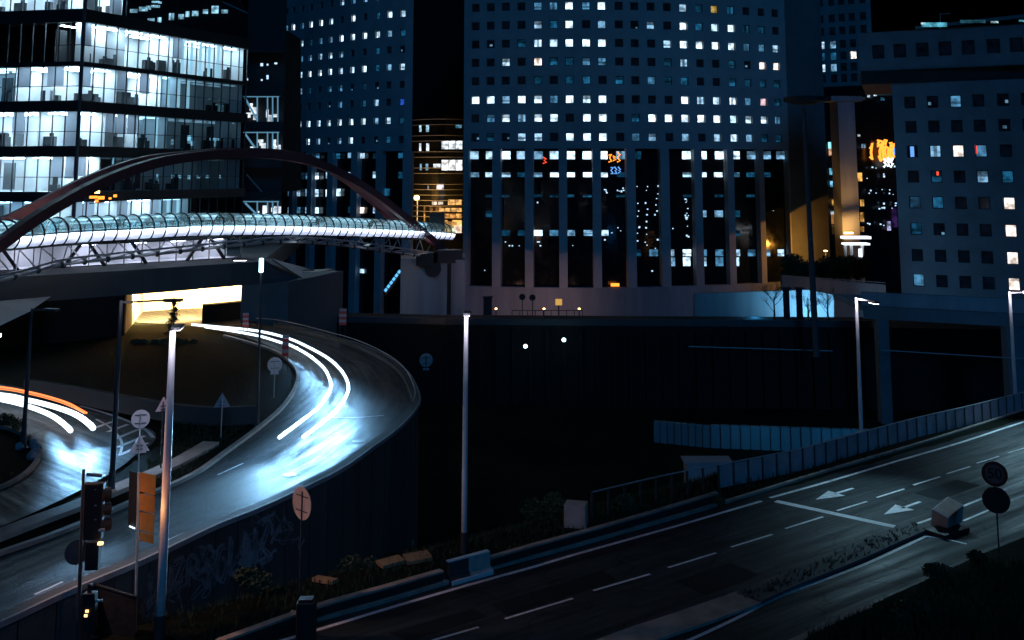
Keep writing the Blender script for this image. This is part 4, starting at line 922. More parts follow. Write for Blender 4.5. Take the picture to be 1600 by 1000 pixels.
# blue lit ramp wall
bwl = empty('ramp_wall', pt(1200, 130), 'pale wall rising to the right and flooded with blue light', 'wall')
w0, w1, w2, w3 = W(1085, 459, 128), W(1303, 440, 126), W(1303, 500, 126), W(1085, 500, 128)
w1 = W(1262, 453, 126.4); w1b = W(1303, 461, 126); 
mb = MB(); fr4 = [w0, w1, w1b, w2, w3]; mb.add(fr4 + [p + Vector((0, .6, 0)) for p in fr4], [(0, 1, 2, 3, 4), (9, 8, 7, 6, 5), (0, 5, 6, 1), (1, 6, 7, 2), (2, 7, 8, 3)])
mb.build('wall', M['concrete'], bwl)
for fx in (1292, 1262, 1236): light('flood_light', 'SPOT', W(fx, 493, 122.2), 1500 if fx > 1240 else 500, (.20, .62, 1), bwl, W(fx - 6, 474, 126), .4, 150, 1)
light('flood_light', 'POINT', W(1180, 492, 121), 160, (.05, .45, 1), bwl, size=.5)
for px in (1222, 1242):
    o = empty('square_post', zl(pt(px, 119), -.5), 'thick dark post standing before the blue lit wall' + (', left of the pair' if px == 1222 else ', right of the pair'), 'post', 'thick dark posts')
    MB().prism([pt(px - 5, 120), pt(px + 5, 120), pt(px + 5, 120.7), pt(px - 5, 120.7)], -2, zat(px, 452, 120)).build('shaft', M['black'], o)
    MB().box(zl(pt(px, 120.3), zat(px, 452, 120) + .1), (1.0, .9, .2)).build('cap', M['black'], o)
# ---------- stepped glass office block at the left
ofc = empty('glass_office', pt(118, 110), 'stepped glass office block with brightly lit storeys behind the footbridge', 'office block')
def dRt(px): return 1 / lerp(1 / 110.0, 1 / 135.0, (px - 118) / 262.0)     # straight in plan
CA, CB, CL = pt(118, 110), pt(380, 135), pt(-150, 114)
def pRt(px):
    r = ray(px, 270); dx, dy = r.x, r.y; ex, ey = CB.x - CA.x, CB.y - CA.y
    t = (CA.x * ey - CA.y * ex) / (dx * ey - dy * ex); return Vector((dx * t, dy * t, 0))
def pLf(px):
    r = ray(px, 270); dx, dy = r.x, r.y; ex, ey = CL.x - CA.x, CL.y - CA.y
    t = (CA.x * ey - CA.y * ex) / (dx * ey - dy * ex); return Vector((dx * t, dy * t, 0))
bands = [(-130, -60), (-50, 14), (34, 96), (103, 157), (174, 228), (245, 300), (316, 372)]
Zb = [(zat(118, y1, 110), zat(118, y0, 110)) for y0, y1 in bands]   # (bottom, top) of the glass
nR = (CB - CA).normalized(); nR = Vector((nR.y, -nR.x, 0)); nR = nR if nR.y < 0 else -nR
nL = (CL - CA).normalized(); nL = Vector((nL.y, -nL.x, 0)); nL = nL if nL.y < 0 else -nL
inner = CA + Vector((-6, 12, 0))
# spandrel slabs
endR = {0: 185, 1: 185}
def fpoly(k, grow=0.25):
    e = pRt(endR.get(k, 382)); g_ = grow
    return [CL + nL * g_, CA + (nL + nR) * g_, e + nR * g_, e - nR * 16 + (e - CA).normalized() * 0, CA - nR * 26 + Vector((-20, 10, 0)), CL + Vector((0, 34, 0))]
lastbot = None
for k in range(len(Zb)):
    top_of = Zb[k][0]; bot = Zb[k + 1][1] if k + 1 < len(Zb) else Zb[k][0] - 1.2
    MB().prism(fpoly(k + 1 if k + 1 < 7 else 6), bot, top_of).build('floor_slab', M['black'], ofc)
MB().prism(fpoly(0), Zb[0][1], Zb[0][1] + 1.2).build('floor_slab', M['black'], ofc)
# lit interiors
def miter(deep):                     # inner corner where the two wings' back walls meet
    a_, b_, c_, d_ = nR.x, nR.y, nL.x, nL.y; det = a_ * d_ - b_ * c_
    return CA + Vector(((-deep * d_ + deep * b_) / det, (-deep * a_ + deep * c_) / det, 0))
def room(p, q, n, z0, z1, bright=1.0, deep=6.0, tint='white', lm=None, furn=True, curtain=.2, corner=None):
    L_ = (q - p).length; t = (q - p).normalized(); bk0, bk1 = p - n * deep, q - n * deep
    if corner == 0: bk0 = miter(deep)
    if corner == 1: bk1 = miter(deep)
    r_ = MB(); r_.quad(zl(bk0, z0), zl(bk1, z0), zl(bk1, z1), zl(bk0, z1)); r_.quad(zl(p, z0 + .01), zl(q, z0 + .01), zl(bk1, z0 + .01), zl(bk0, z0 + .01))
    r_.quad(zl(p, z1 - .01), zl(q, z1 - .01), zl(bk1, z1 - .01), zl(bk0, z1 - .01))
    if corner != 0: r_.quad(zl(p - n * .3, z0), zl(bk0, z0), zl(bk0, z1), zl(p - n * .3, z1))
    if corner != 1: r_.quad(zl(q - n * .3, z0), zl(bk1, z0), zl(bk1, z1), zl(q - n * .3, z1))
    ro = r_.build('room', M['white'], ofc)
    key = 'cl_%.1f' % bright
    if key not in M: M[key] = emit('ceiling_light_level', (0.45, 0.75, 1.0) if bright < 15 else (.66, .84, 1), bright)
    c_ = MB(); nrow = 2; m_ = max(1, int(L_ / 2.6))
    for i in range(m_):
        for j in range(nrow):
            c = zl(p + t * (L_ * (i + .5) / m_) - n * (1.3 + j * 2.4), z1 - .12); c_.box(c, (L_ / m_ * .72, .5, .06), math.atan2(t.y, t.x))
    c_.build('ceiling_light', M[key], ro)
    f_ = MB()
    for i in range(int(L_ / 1.7)):
        if random.random() < .8:
            c = zl(p + t * random.uniform(.4, L_ - .4) - n * random.uniform(.8, 2.6), z0)
            w_ = random.uniform(.5, 1.5); h_ = random.choice([.75, .9, 1.1, 1.25, 1.5])
            f_.box(c + zz * h_ / 2, (w_, .5, h_), math.atan2(t.y, t.x)); 
            if random.random() < .5: f_.box(c + zz * (h_ + .2) + t * .2, (.5, .1, .35), math.atan2(t.y, t.x))
    for i in range(int(L_ / 6)):
        c = p + t * random.uniform(.6, L_ - .6) - n * random.uniform(3, deep - .4); f_.box(zl(c, (z0 + z1) / 2 - .2), (random.uniform(.7, 1.6), .15, (z1 - z0) * .8), math.atan2(t.y, t.x))
    if furn and f_.v: tag(f_.build('furniture', M['wood'], ro), kind='stuff')
    b_ = MB(); m_ = int(L_ / 1.5)
    for i in range(m_):
        if random.random() < curtain:
            h_ = random.choice([.55, 1.0, .62, .58]) * (z1 - z0); c = p + t * (L_ * (i + .5) / m_) - n * .35
            b_.box(zl(c, z1 - h_ / 2), (L_ / m_ * .92, .04, h_), math.atan2(t.y, t.x))
    if b_.v: b_.build('blind', M['fabric'], ro)
RB = 48.0
def rr_(x0, x1, k, b, side='R', **kw):
    f_ = pRt if side == 'R' else pLf; p, q = f_(x0), f_(x1); n = nR if side == 'R' else nL
    cn_ = 0 if (side == 'R' and x0 < 122) else (1 if (side == 'L' and x1 > 112) else None)
    room(p - n * .12, q - n * .12, n, Zb[k][0], Zb[k][1] - .0, b, corner=cn_, **kw)
rr_(-70, 22, 1, RB, 'L'); rr_(22, 117, 1, RB, 'L'); rr_(119, 183, 1, RB * 1.3)
rr_(103, 117, 2, RB, 'L', furn=False, curtain=0); rr_(119, 190, 2, RB * 1.2); rr_(190, 266, 2, RB, curtain=.3); rr_(267, 345, 2, 20, deep=4.5, curtain=.3); rr_(346, 378, 2, 26, deep=4)
rr_(12, 60, 3, RB * 1.1, 'L'); rr_(60, 117, 3, RB, 'L'); rr_(-70, 10, 3, 12, 'L'); rr_(119, 180, 3, RB * 1.1, curtain=.3); rr_(180, 250, 3, RB * 1.3, curtain=.3); rr_(252, 275, 3, 12, deep=4); rr_(276, 378, 3, 1.0, deep=5)
rr_(-70, 50, 4, RB * 1.1, 'L'); rr_(50, 117, 4, RB, 'L'); rr_(119, 165, 4, RB * .9, curtain=.4); rr_(165, 216, 4, RB * .8, curtain=.5); rr_(218, 262, 4, 3.5, deep=4); rr_(263, 378, 4, .5, deep=5)
rr_(-70, 34, 5, RB * .8, 'L', curtain=.3); rr_(34, 117, 5, RB * .8, 'L', curtain=.3); rr_(119, 160, 5, RB * .6, curtain=.5); rr_(161, 378, 5, .15, deep=5)
rr_(-70, 60, 6, 14, 'L'); rr_(60, 117, 6, 20, 'L'); rr_(119, 190, 6, RB * .7, curtain=.4); rr_(190, 256, 6, RB * .8, curtain=.4); rr_(258, 300, 6, 3, deep=4)
# curtain wall: mullions, transom, glass
mu = MB(); gs = MB()
def skin(f_, x0, x1, n, k, step):
    p, q = f_(x0), f_(x1); t = (q - p).normalized(); L_ = (q - p).length; m_ = int(L_ / step); z0, z1 = Zb[k]
    for i in range(m_ + 1):
        c = p + t * (L_ * i / m_); mu.box(zl(c + n * .04, (z0 + z1) / 2), (.07, .16, z1 - z0 - .01), math.atan2(t.y, t.x))
    zt = z0 + (z1 - z0) * .42; mu.beam(zl(p, zt) + n * .06, zl(q, zt) + n * .06, .1, .07)
    gs.quad(zl(p, z0), zl(q, z0), zl(q, z1), zl(p, z1))
for k in range(1, 7):
    skin(pLf, -150, 117.5, nL, k, 1.45); skin(pRt, 118.5, endR.get(k, 380), nR, k, 1.55)
mu.build('curtain_frame', M['darkmetal'], ofc); gs.build('glazing', M['glass'], ofc)
# dark back core behind unlit ranges
cr_ = MB()
for k in range(1, 7):
    e = pRt(endR.get(k, 380)); a0 = CA - nR * 7.5 + (e - CA).normalized() * 3; cr_.quad(zl(a0, Zb[k][0]), zl(e - nR * 7.5, Zb[k][0]), zl(e - nR * 7.5, Zb[k][1]), zl(a0, Zb[k][1]))
    a1 = CL - nL * 7.5; cr_.quad(zl(a1, Zb[k][0]), zl(CA - nL * 7.5, Zb[k][0]), zl(CA - nL * 7.5, Zb[k][1]), zl(a1, Zb[k][1]))
cr_.build('core_wall', M['black'], ofc)
# corner column, bluish
MB().tube([zl(CA, Zb[6][0]) + (nL + nR) * .35, zl(CA, Zb[0][1]) + (nL + nR) * .35], .2, 10).build('corner_column', M['podium'], ofc)
# bright reveals / fins in the half dark stretches; the light on them is emission
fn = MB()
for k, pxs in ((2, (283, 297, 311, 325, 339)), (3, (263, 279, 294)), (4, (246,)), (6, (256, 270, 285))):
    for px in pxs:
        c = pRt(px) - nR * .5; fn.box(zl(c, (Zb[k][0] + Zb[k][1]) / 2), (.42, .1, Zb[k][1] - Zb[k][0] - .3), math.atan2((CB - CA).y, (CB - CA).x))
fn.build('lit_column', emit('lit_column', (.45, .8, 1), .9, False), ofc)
fn = MB()
for k, px, y, wp_, hp_ in ((4, 298, 220, 14, 16), (3, 344, 170, 20, 14), (3, 330, 178, 8, 8), (4, 270, 222, 8, 8), (4, 335, 222, 20, 14), (3, 330, 155, 12, 3), (3, 346, 156, 12, 3), (4, 328, 192, 8, 3), (4, 345, 195, 8, 6), (5, 246, 275, 4, 6), (5, 246, 283, 5, 7), (5, 270, 276, 6, 6), (5, 281, 276, 6, 5), (5, 295, 277, 6, 6), (5, 310, 276, 7, 5), (5, 324, 276, 7, 5), (5, 343, 276, 5, 5), (5, 174, 268, 4, 22), (5, 177, 250, 3, 14)):
    d = pRt(px).y + 2; pane_mesh(fn, W(px, y, d), (CB - CA).normalized(), wp_ * d / FPX * 1.1, hp_ * d / FPX, [[vr((.25, .55, .75), .4, 1.4) for _ in range(2)] for _ in range(2)])
tag(fn.build('lit_pane', M['room'], ofc), kind='stuff')
# recessed rear wing with V braces, px 380-440
wgx = empty('office_block', pt(410, 142), 'narrow rear wing with lit diagonal braces beside the stepped glass block', 'office block')
dW = 142
MB().prism([pt(379, dW + 3), pt(441, dW + 3), pt(441, dW + 22), pt(379, dW + 22)], -9, zat(410, -60, dW)).build('core_wall', M['black'], wgx)
for y0, y1 in ((76, 82), (138, 150), (190, 205), (240, 262), (300, 314)):
    MB().prism([pt(380, dW), pt(439, dW), pt(439, dW + 5), pt(380, dW + 5)], zat(410, y1, dW), zat(410, y0, dW)).build('floor_slab', M['black'], wgx)
bm_ = emit('brace_lit', (.25, .65, 1), .38, False)  # light on the braces painted in as their own glow
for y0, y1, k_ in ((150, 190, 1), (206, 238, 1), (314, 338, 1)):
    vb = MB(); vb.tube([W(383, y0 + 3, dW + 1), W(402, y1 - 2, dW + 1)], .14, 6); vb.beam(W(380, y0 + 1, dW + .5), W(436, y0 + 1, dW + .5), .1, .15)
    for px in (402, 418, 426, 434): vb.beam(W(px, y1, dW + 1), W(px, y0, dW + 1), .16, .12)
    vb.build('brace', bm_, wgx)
    pn = MB()
    for _ in range(7):
        px, py = random.uniform(386, 436), random.uniform(y0 + 12, y1 - 3); pane_mesh(pn, W(px, py, dW + 2), Vector((1, 0, 0)), random.uniform(.3, .9), random.uniform(.4, 1.2), [[(.9, 1, 1.1)]])
    tag(pn.build('lit_pane', M['room'], wgx), kind='stuff')
vb = MB(); vb.tube([W(385, 272, dW + 1), W(425, 318, dW + 1)], .1, 6); vb.build('brace', M['tower'], wgx)
dots(wgx, 'spark', [(386, 124, dW - .2), (409, 125, dW - .2), (418, 122, dW - .2), (418, 119, dW - .2), (418, 101, dW - .2), (409, 101, dW - .2), (431, 99, dW - .2)], .35)
dkb = empty('office_block', pt(320, 150), 'dark block with sloping roof line showing above the stepped glass block', 'office block')
DD = 152
mb = MB(); rp = [W(185, -60, DD), W(320, -60, DD), W(350, 0, DD), W(440, 42, DD), W(440, 300, DD), W(185, 300, DD)]
rp2 = [p + Vector((0, 14, 0)) for p in rp]; mb.add(rp + rp2, [tuple(range(6)), tuple(range(11, 5, -1))] + [(i, i + 6, (i + 1) % 6 + 6, (i + 1) % 6) for i in range(6)]); mb.build('wall', M['near_black'], dkb)
MB().beam(W(348, 3, DD - .2), W(441, 45, DD - .2), .15, .2).build('parapet', M['tower'], dkb)
pn = MB()
for px, py, wp_, hp_, b_ in ((209, 17, 12, 6, .5), (224, 14, 14, 7, .9), (232, 12, 8, 6, .7), (243, 3, 12, 3, 1), (243, 10, 14, 4, 1), (250, 4, 5, 3, 1), (236, 33, 11, 9, .8), (249, 31, 6, 8, 1.1), (268, 26, 8, 11, .8), (283, 26, 9, 8, .5), (293, 22, 6, 9, 1.1), (305, 21, 10, 8, .8), (321, 18, 8, 7, .9), (336, 15, 11, 12, .9), (351, 18, 10, 6, .7), (207, 42, 26, 3, .4), (196, 44, 5, 4, .4), (227, 40, 3, 3, .9), (306, 49, 5, 3, 1), (216, 39, 3, 7, .5)):
    pane_mesh(pn, W(px, py, DD - .25), Vector((1, 0, -.0)).normalized(), wp_ * DD / FPX, hp_ * DD / FPX, [[vr((.35, .75, 1), .4, 1.5, b_) for _ in range(3)] for _ in range(2)])
tag(pn.build('lit_pane', M['room'], dkb), kind='stuff')
# orange neon reflected / standing before the facade
ns = empty('neon_sign', W(158, 308, 104), 'small orange glowing sign between the red arch and the glass office', 'sign')
for i, (px, py, w_, h_) in enumerate(((152, 300, 7, 4), (146, 308, 12, 4), (158, 309, 10, 5), (151, 314, 5, 4), (180, 306, 5, 4), (172, 310, 4, 3))):
    MB().box(W(px, py, 104), (w_ * .065, .08, h_ * .065)).build('tube', M['neon_o'] if i else M['sodium'], ns)
MB().beam(W(140, 318, 104.2), W(186, 312, 104.2), .1, .12).build('bracket', M['black'], ns)
# glass lobby with braces under the footbridge
lo = empty('glass_lobby', pt(150, 102), 'glazed lobby with leaning braces under the footbridge, lit pinkish white', 'building')
lp = [(-120, 88), (0, 94), (200, 101), (380, 109)]
lz0, lz1 = ZP, ZP + 2.1
for (x0, d0), (x1, d1), e in ((lp[0], lp[1], 5), (lp[1], lp[2], 8), (lp[2], lp[3], 7)):
    p, q = pt(x0, d0), pt(x1, d1); t = (q - p).normalized(); n = Vector((t.y, -t.x, 0)); n = n if n.y < 0 else -n; L_ = (q - p).length
    mb = MB(); bk0, bk1 = p - n * 3.2, q - n * 3.2
    mb.quad(zl(bk0, lz0), zl(bk1, lz0), zl(bk1, lz1), zl(bk0, lz1)); mb.quad(zl(p, lz1), zl(q, lz1), zl(bk1, lz1), zl(bk0, lz1)); mb.quad(zl(p, lz0 + .02), zl(q, lz0 + .02), zl(bk1, lz0 + .02), zl(bk0, lz0 + .02))
    mb.build('room', M['white'], lo)
    for i in range(int(L_ / 4)):
        c = zl(p + t * (L_ * (i + .5) / int(L_ / 4)) - n * 1.8, lz1 - .2); MB().box(c, (1.5, .5, .08), math.atan2(t.y, t.x)).build('ceiling_light', emit('lobby_light', (.9, .80, 1), 20) if 'lob' not in M else M['lob'], lo)
        M.setdefault('lob', bpy.data.materials['lobby_light'])
    mb = MB(); m_ = int(L_ / 1.6)
    for i in range(m_ + 1): mb.box(zl(p + t * (L_ * i / m_), (lz0 + lz1) / 2), (.08, .1, lz1 - lz0 - .01), math.atan2(t.y, t.x))
    mb.beam(zl(p, lz0 + .04), zl(q, lz0 + .04), .12, .08); mb.beam(zl(p, lz1 - .05), zl(q, lz1 - .05), .12, .08)
    mb.build('curtain_frame', M['darkmetal'], lo)
    MB().quad(zl(p, lz0), zl(q, lz0), zl(q, lz1), zl(p, lz1)).build('glazing', M['glass'], lo)
    k_ = int(L_ / 3.6)
    for i in range(k_):
        c0 = p + t * (L_ * (i + .5) / k_) + n * .5; s_ = 1 if i % 2 else -1
        MB().beam(zl(c0, lz0), zl(c0 + t * s_ * 1.5, lz1), .28, .28).build('brace', M['black'], lo)
    MB().prism([p + n * .9, q + n * .9, bk1, bk0], lz1 + .003, lz1 + .18).build('roof', M['black'], lo)

# ---------- footbridge: glazed tube, lower truss, twin red arches
def WB(px, py, d): return W(px, py, d * .86)
fb = empty('footbridge', pt(300, 115), 'glazed tubular footbridge with twin leaning red arches and a tubular truss', 'footbridge')
RT = 1.17
axp = [(-160, 371, 80), (0, 369, 92), (100, 362, 100), (200, 357, 107.5), (300, 352.5, 115), (430, 352.5, 126), (540, 356, 139), (640, 360, 153), (700, 364, 164)]
AX = smooth_line([WB(*p) for p in axp], 14)
tubeg = MB(); lowg = MB(); ribs = []; nA = 14
def ring(i, r, a0, a1, n):
    d = (AX[min(i + 1, len(AX) - 1)] - AX[max(i - 1, 0)]).normalized(); x = d.cross(zz).normalized(); u = x.cross(d)
    return [AX[i] + (x * math.cos(lerp(a0, a1, k / n)) + u * math.sin(lerp(a0, a1, k / n))) * r for k in range(n + 1)]
def skin2(mb, a0, a1, n, r=RT):
    rs_ = [ring(i, r, a0, a1, n) for i in range(len(AX))]
    for i in range(len(AX) - 1):
        for k in range(n): mb.quad(rs_[i][k], rs_[i][k + 1], rs_[i + 1][k + 1], rs_[i + 1][k])
skin2(tubeg, R(-5), R(185), 12); tubeg.smooth = True; tubeg.build('glazing', M['tube_glass'], fb)
mb = MB(); skin2(mb, R(-5), R(-52), 4); skin2(mb, R(185), R(232), 4); mb.smooth = True; mb.build('side_glazing', M['frost'], fb)
mb = MB(); skin2(mb, R(-50), R(-130), 3, RT - .02); mb.build('floor', M['darkmetal'], fb)
AXL = resample(AX, 1.4)
def fr_at(p, i, line): 
    d = (line[min(i + 1, len(line) - 1)] - line[max(i - 1, 0)]).normalized(); x = d.cross(zz).normalized(); return d, x, x.cross(d)
for i, p in enumerate(AXL[:100]):
    d, x, u = fr_at(p, i, AXL); mb = MB(); mb.tube([p + (x * math.cos(a_) + u * math.sin(a_)) * (RT + .04) for a_ in [R(-55 + 290 * k / 16) for k in range(17)]], .075, 5); mb.build('rib', M['black'], fb)
for s_, a_ in ((1, 2), (-1, 178)):
    mb = MB(); pts_ = []
    for i in range(0, len(AX), 2):
        d, x, u = fr_at(AX[i], i, AX); pts_.append(AX[i] + (x * math.cos(R(a_)) + u * math.sin(R(a_))) * (RT + .03))
    mb.tube(pts_, .05, 5); mb.build('handrail', M['galv'], fb)
# light strips under the handrails that make the side panels glow
for s_ in (1, -1):
    mb = MB()
    for i in range(0, len(AX) - 1):
        d, x, u = fr_at(AX[i], i, AX); d2, x2, u2 = fr_at(AX[i + 1], i + 1, AX)
        mb.beam(AX[i] + x * s_ * (RT - .24) - u * .12, AX[i + 1] + x2 * s_ * (RT - .24) - u2 * .12, .10, .06)
    mb.build('light_strip', M['strip_white'], fb)
mb = MB()
for i in range(0, len(AX) - 1, 1):
    d, x, u = fr_at(AX[i], i, AX); d2, x2, u2 = fr_at(AX[i + 1], i + 1, AX); mb.quad(AX[i] + x * (RT - .42) - u * .1, AX[i] + x * (RT - .42) - u * .9, AX[i + 1] + x2 * (RT - .42) - u2 * .9, AX[i + 1] + x2 * (RT - .42) - u2 * .1)
    mb.quad(AX[i] - x * (RT - .42) - u * .1, AX[i] - x * (RT - .42) - u * .9, AX[i + 1] - x2 * (RT - .42) - u2 * .9, AX[i + 1] - x2 * (RT - .42) - u2 * .1)
mb.build('inner_panel', M['white'], fb)
# lower truss
lcp = [(-120, 452, 80.5), (0, 438, 91), (90, 415, 98.5), (169, 405, 105), (253, 396, 111), (366, 384, 120), (450, 378, 128), (547, 385, 140), (660, 400, 157), (698, 404, 163)]
LC = smooth_line([WB(*p) for p in lcp], 8)
mb = MB(); mb.tube(LC, .13, 8); mb.build('truss_chord', M['galv'], fb)
LC2 = [p + Vector((.9, -.9, .55)) for p in LC]; mb = MB(); mb.tube(LC2, .09, 7); mb.build('truss_chord', M['galv'], fb)
LR_ = resample(LC, 2.7)
for i in range(len(LR_) - 1):
    p = LR_[i]; q = LR_[i + 1]; j = min(range(len(AX)), key=lambda k: abs(AX[k].y - (p.y + q.y) / 2)); top = AX[j] - zz * (RT - .05)
    mb = MB(); mb.tube([p, top], .055, 5); mb.tube([q, top], .055, 5); mb.tube([p, q + Vector((.9, -.9, .55))], .05, 5); mb.build('truss_brace', M['galv'], fb)
    nd = MB(); nd.smooth = True; nd.tube([p + Vector((-.2, 0, 0)), p + Vector((-.1, 0, 0)), p + Vector((.1, 0, 0)), p + Vector((.2, 0, 0))], [.1, .26, .26, .1], 8); nd.build('truss_node', M['darkmetal'], fb)
for i in range(4, len(AX) - 2, 14):
    light('walkway_fill', 'POINT', AX[i] - zz * (RT + .5) + Vector((.6, -1.0, 0)), 16, (.7, .85, 1), fb, size=.3)  # small fill points added under the tube, no fixtures
# arches
def arch(pts, w_, h_, m_, nm='arch'):
    L2 = smooth_line([WB(*p) for p in pts], 6); mb = MB()
    for i in range(len(L2) - 1):
        mb.k = 0; mb.beam(L2[i], L2[i + 1], w_, h_, .03)
    mb.build(nm, m_, fb); return L2
near = arch([(-90, 440, 84), (-40, 408, 87), (0, 381, 90), (50, 345, 94), (100, 315, 98), (150, 289, 102), (200, 268, 106), (250, 253, 110.5), (300, 245, 115), (350, 241, 119.5), (400, 240, 124), (450, 245, 129), (500, 257, 134.5), (550, 281, 140), (600, 314, 147), (640, 346, 152), (680, 380, 158), (706, 404, 162)], .74, .88, M['rust'])
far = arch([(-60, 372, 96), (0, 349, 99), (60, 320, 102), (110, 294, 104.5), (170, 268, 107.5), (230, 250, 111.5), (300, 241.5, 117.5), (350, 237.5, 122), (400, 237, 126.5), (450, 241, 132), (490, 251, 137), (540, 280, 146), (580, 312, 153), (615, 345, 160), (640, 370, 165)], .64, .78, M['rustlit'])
for i in range(30, len(near) - 25, 7):
    j = min(range(len(far)), key=lambda k: (far[k] - near[i]).length); MB().tube([near[i], far[j]], .12, 6).build('arch_tie', M['rust'], fb)
light('arch_fill', 'POINT', WB(70, 318, 99.5), 30, (1, .5, .15), fb, size=.3)  # fixtureless fill added to warm both ends of the arches
light('arch_fill', 'POINT', WB(606, 352, 150) + Vector((0, -2, 0)), 30, (1, .35, .25), fb, size=.3)
# landing pier
lpz = zat(680, 402, 138)
pier = empty('bridge_pier', pt(680, 136), 'pale stained concrete pier carrying the right end of the footbridge', 'pier')
MB().prism([pt(628, 136), pt(728, 134), pt(728, 145), pt(628, 145)], -9.2, lpz).build('shaft', M['concrete'], pier)
MB().prism([pt(700, 134.3), pt(706, 134.1), pt(706, 135.1), pt(700, 135.3)], -9, lpz - .5).build('drain_strip', M['black'], pier)
MB().disc(W(677, 420, 134.6), (0, 1, 0), 1.0, .4).build('bearing', M['black'], pier)
for px, py, w_ in ((668, 404, 3.2), (700, 400, 4.2)): MB().box(W(px, py, 135.5), (w_ * .86, 2.4, 1.6)).build('bearing_block', M['black'], pier)
light('pier_fill', 'POINT', W(718, 440, 129), 90, (1, .6, .6), pier, size=.5)  # added point fill, no lamp here, lightens the pier
# lit kiosk head at the bridge end
MB().box(W(683, 345, 139), (1.9, 2, 2.2)).build('lift_head', M['black'], fb)
# ================================================================== street furniture
def lamp_post(base, top, label, lit=True, arm=(0.9, 0), r0=.12, r1=.07, color=(.86, .82, 1.0), pool=None, e=500, pe=60, m=None, headm=None, spot=95, col=(.42, .80, 1), dif=True):
    base = Vector(base); top = Vector(top); rt = empty('street_lamp', base, label, 'street lamp')
    mb = MB(); mb.smooth = True; mb.tube([base, base.lerp(top, .3), base.lerp(top, .7), top], [r0, r0 * .85 + r1 * .15, (r0 + r1) / 2, r1], 14); mb.build('pole', m or M['pole'], rt)
    mb = MB(); mb.tube([base, base + zz * .05], r0 * 2.2, 12); mb.tube([base + zz * .05, base + zz * .9], [r0 * 1.25, r0 * 1.2], 12); mb.build('base_sleeve', M['darkmetal'], rt)
    a_ = Vector((arm[0], arm[1], 0)); L_ = a_.length
    if L_ > .05:
        an = a_ / L_; MB().tube([top - zz * .08, top + a_ * .5 - zz * .04, top + a_], .05, 8).build('arm', m or M['pole'], rt)
        hd = top + a_; rz = math.atan2(an.y, an.x)
        h_ = MB().box(hd + an * .35, (.9, .34, .12), rz).build('lamp_head', headm or M['darkmetal'], rt, bevel=.03)
        MB().box(hd + an * .35 - zz * .07, (.7, .26, .03), rz).build('diffuser', M['lamp_white'] if (lit and dif) else M['darkglass'], rt)
        if lit:
            if pool is not None: light('lamp_beam', 'SPOT', hd + an * .3 - zz * .15, e, col, rt, pool, .15, spot, 1)
    if lit and pe:
        tocam = Vector((-top.x, -top.y, 0)).normalized()
        light('head_glow', 'POINT', top + tocam * .5 + zz * .15, pe, color, rt, size=.1)
    return rt
def post_at(bx, by, tx, ty, z=0.0, **k):
    b_ = G(bx, by, z); t_ = W(tx, ty, b_.y); t_.x = b_.x + (t_.x - b_.x) * .35; return b_, t_
LD = 500
b_, t_ = post_at(249, 1004, 272, 517); lamp_post(b_, t_, 'tall street lamp at the left with the upper half of its mast glaring white', True, (-.08, .6), .16, .105, pool=None, pe=75)
bl_, _ = b_, 0
light('mast_fill', 'POINT', G(249, 1004) + Vector((.1, -.7, 5.3)), 3, (1, .33, .08), None, size=.2)  # added fixtureless light, puts an orange glow on the mast
b_, t_ = post_at(725, 866, 731, 494); lamp_post(b_, t_, 'tall bright white street lamp in the middle between slip road and highway', True, (0, .6), .13, .085, pool=None, pe=75)
b_, t_ = post_at(1347, 708, 1340, 465); lamp_post(b_, t_, 'street lamp by the fence lighting the lane arrows', True, (.25, -1.7), .12, .075, pool=G(1385, 796), e=2900, spot=66, pe=75)
b_, t_ = post_at(1588, 643, 1579, 456); lamp_post(b_, t_, 'street lamp at the right edge with a glowing square head', True, (.9, -.3), .13, .085, pool=G(1625, 697), e=4600, spot=70, pe=60, headm=M['lamp_white'])
b_, t_ = post_at(174, 768, 192, 470, ZL); lamp_post(b_, t_, 'dark street lamp with a flat arm against the lit underpass', True, (2.0, .2), .13, .08, m=M['poledark'], pool=G(205, 735, ZL), e=1100, pe=10, spot=62, headm=M['black'], col=(.80, .80, 1), dif=False)
b_, t_ = post_at(36, 700, 52, 482, ZL); lamp_post(b_, t_, 'dark street lamp beside the planted island', False, (.9, -.3), .13, .06, m=M['poledark'])
b_, t_ = post_at(402, 665, 406, 405, ZL); lamp_post(b_, t_, 'slim street lamp with small lit head right of the underpass mouth', True, (-.9, 0), .08, .05, pe=9, pool=G(425, 612, ZL), e=420, spot=60, col=(.7, .8, 1), m=M['poledark'])
MB().box(t_ - zz * .35, (.22, .15, .8)).build('lantern', M['cyan'], bpy.data.objects['street_lamp.%03d' % (len([o for o in bpy.data.objects if o.name.startswith('street_lamp')]) - 1)])
hl = empty('street_lamp', W(484, 500, 118), 'short street lamp with small lit blue head in front of the left tower', 'street lamp')
MB().tube([zl(W(484, 500, 118), -.5), W(484, 425, 118)], .06, 6).build('pole', M['black'], hl); MB().box(W(484, 437, 117.8), (.45, .3, .7)).build('lantern', M['cyan'], hl); MB().tube([W(470, 423, 118), W(491, 422, 118)], .06, 6).build('arm', M['black'], hl)
# the very tall dark mast before the right of the central tower
tm = empty('high_mast', pt(1265, 110), 'very tall dark mast with a round lamp ring near the central tower flank', 'mast')
mb = MB(); mb.tube([zl(pt(1265, 110), -3), W(1256, 170, 110)], [.36, .2], 12); mb.build('pole', M['poledark'], tm)
c = W(1257, 157, 110); mb = MB(); mb.tube([c - zz * .45, c - zz * .1, c + zz * .35, c + zz * .5], [1.0, 2.2, 2.2, .8], 20); mb.build('lamp_ring', M['black'], tm)

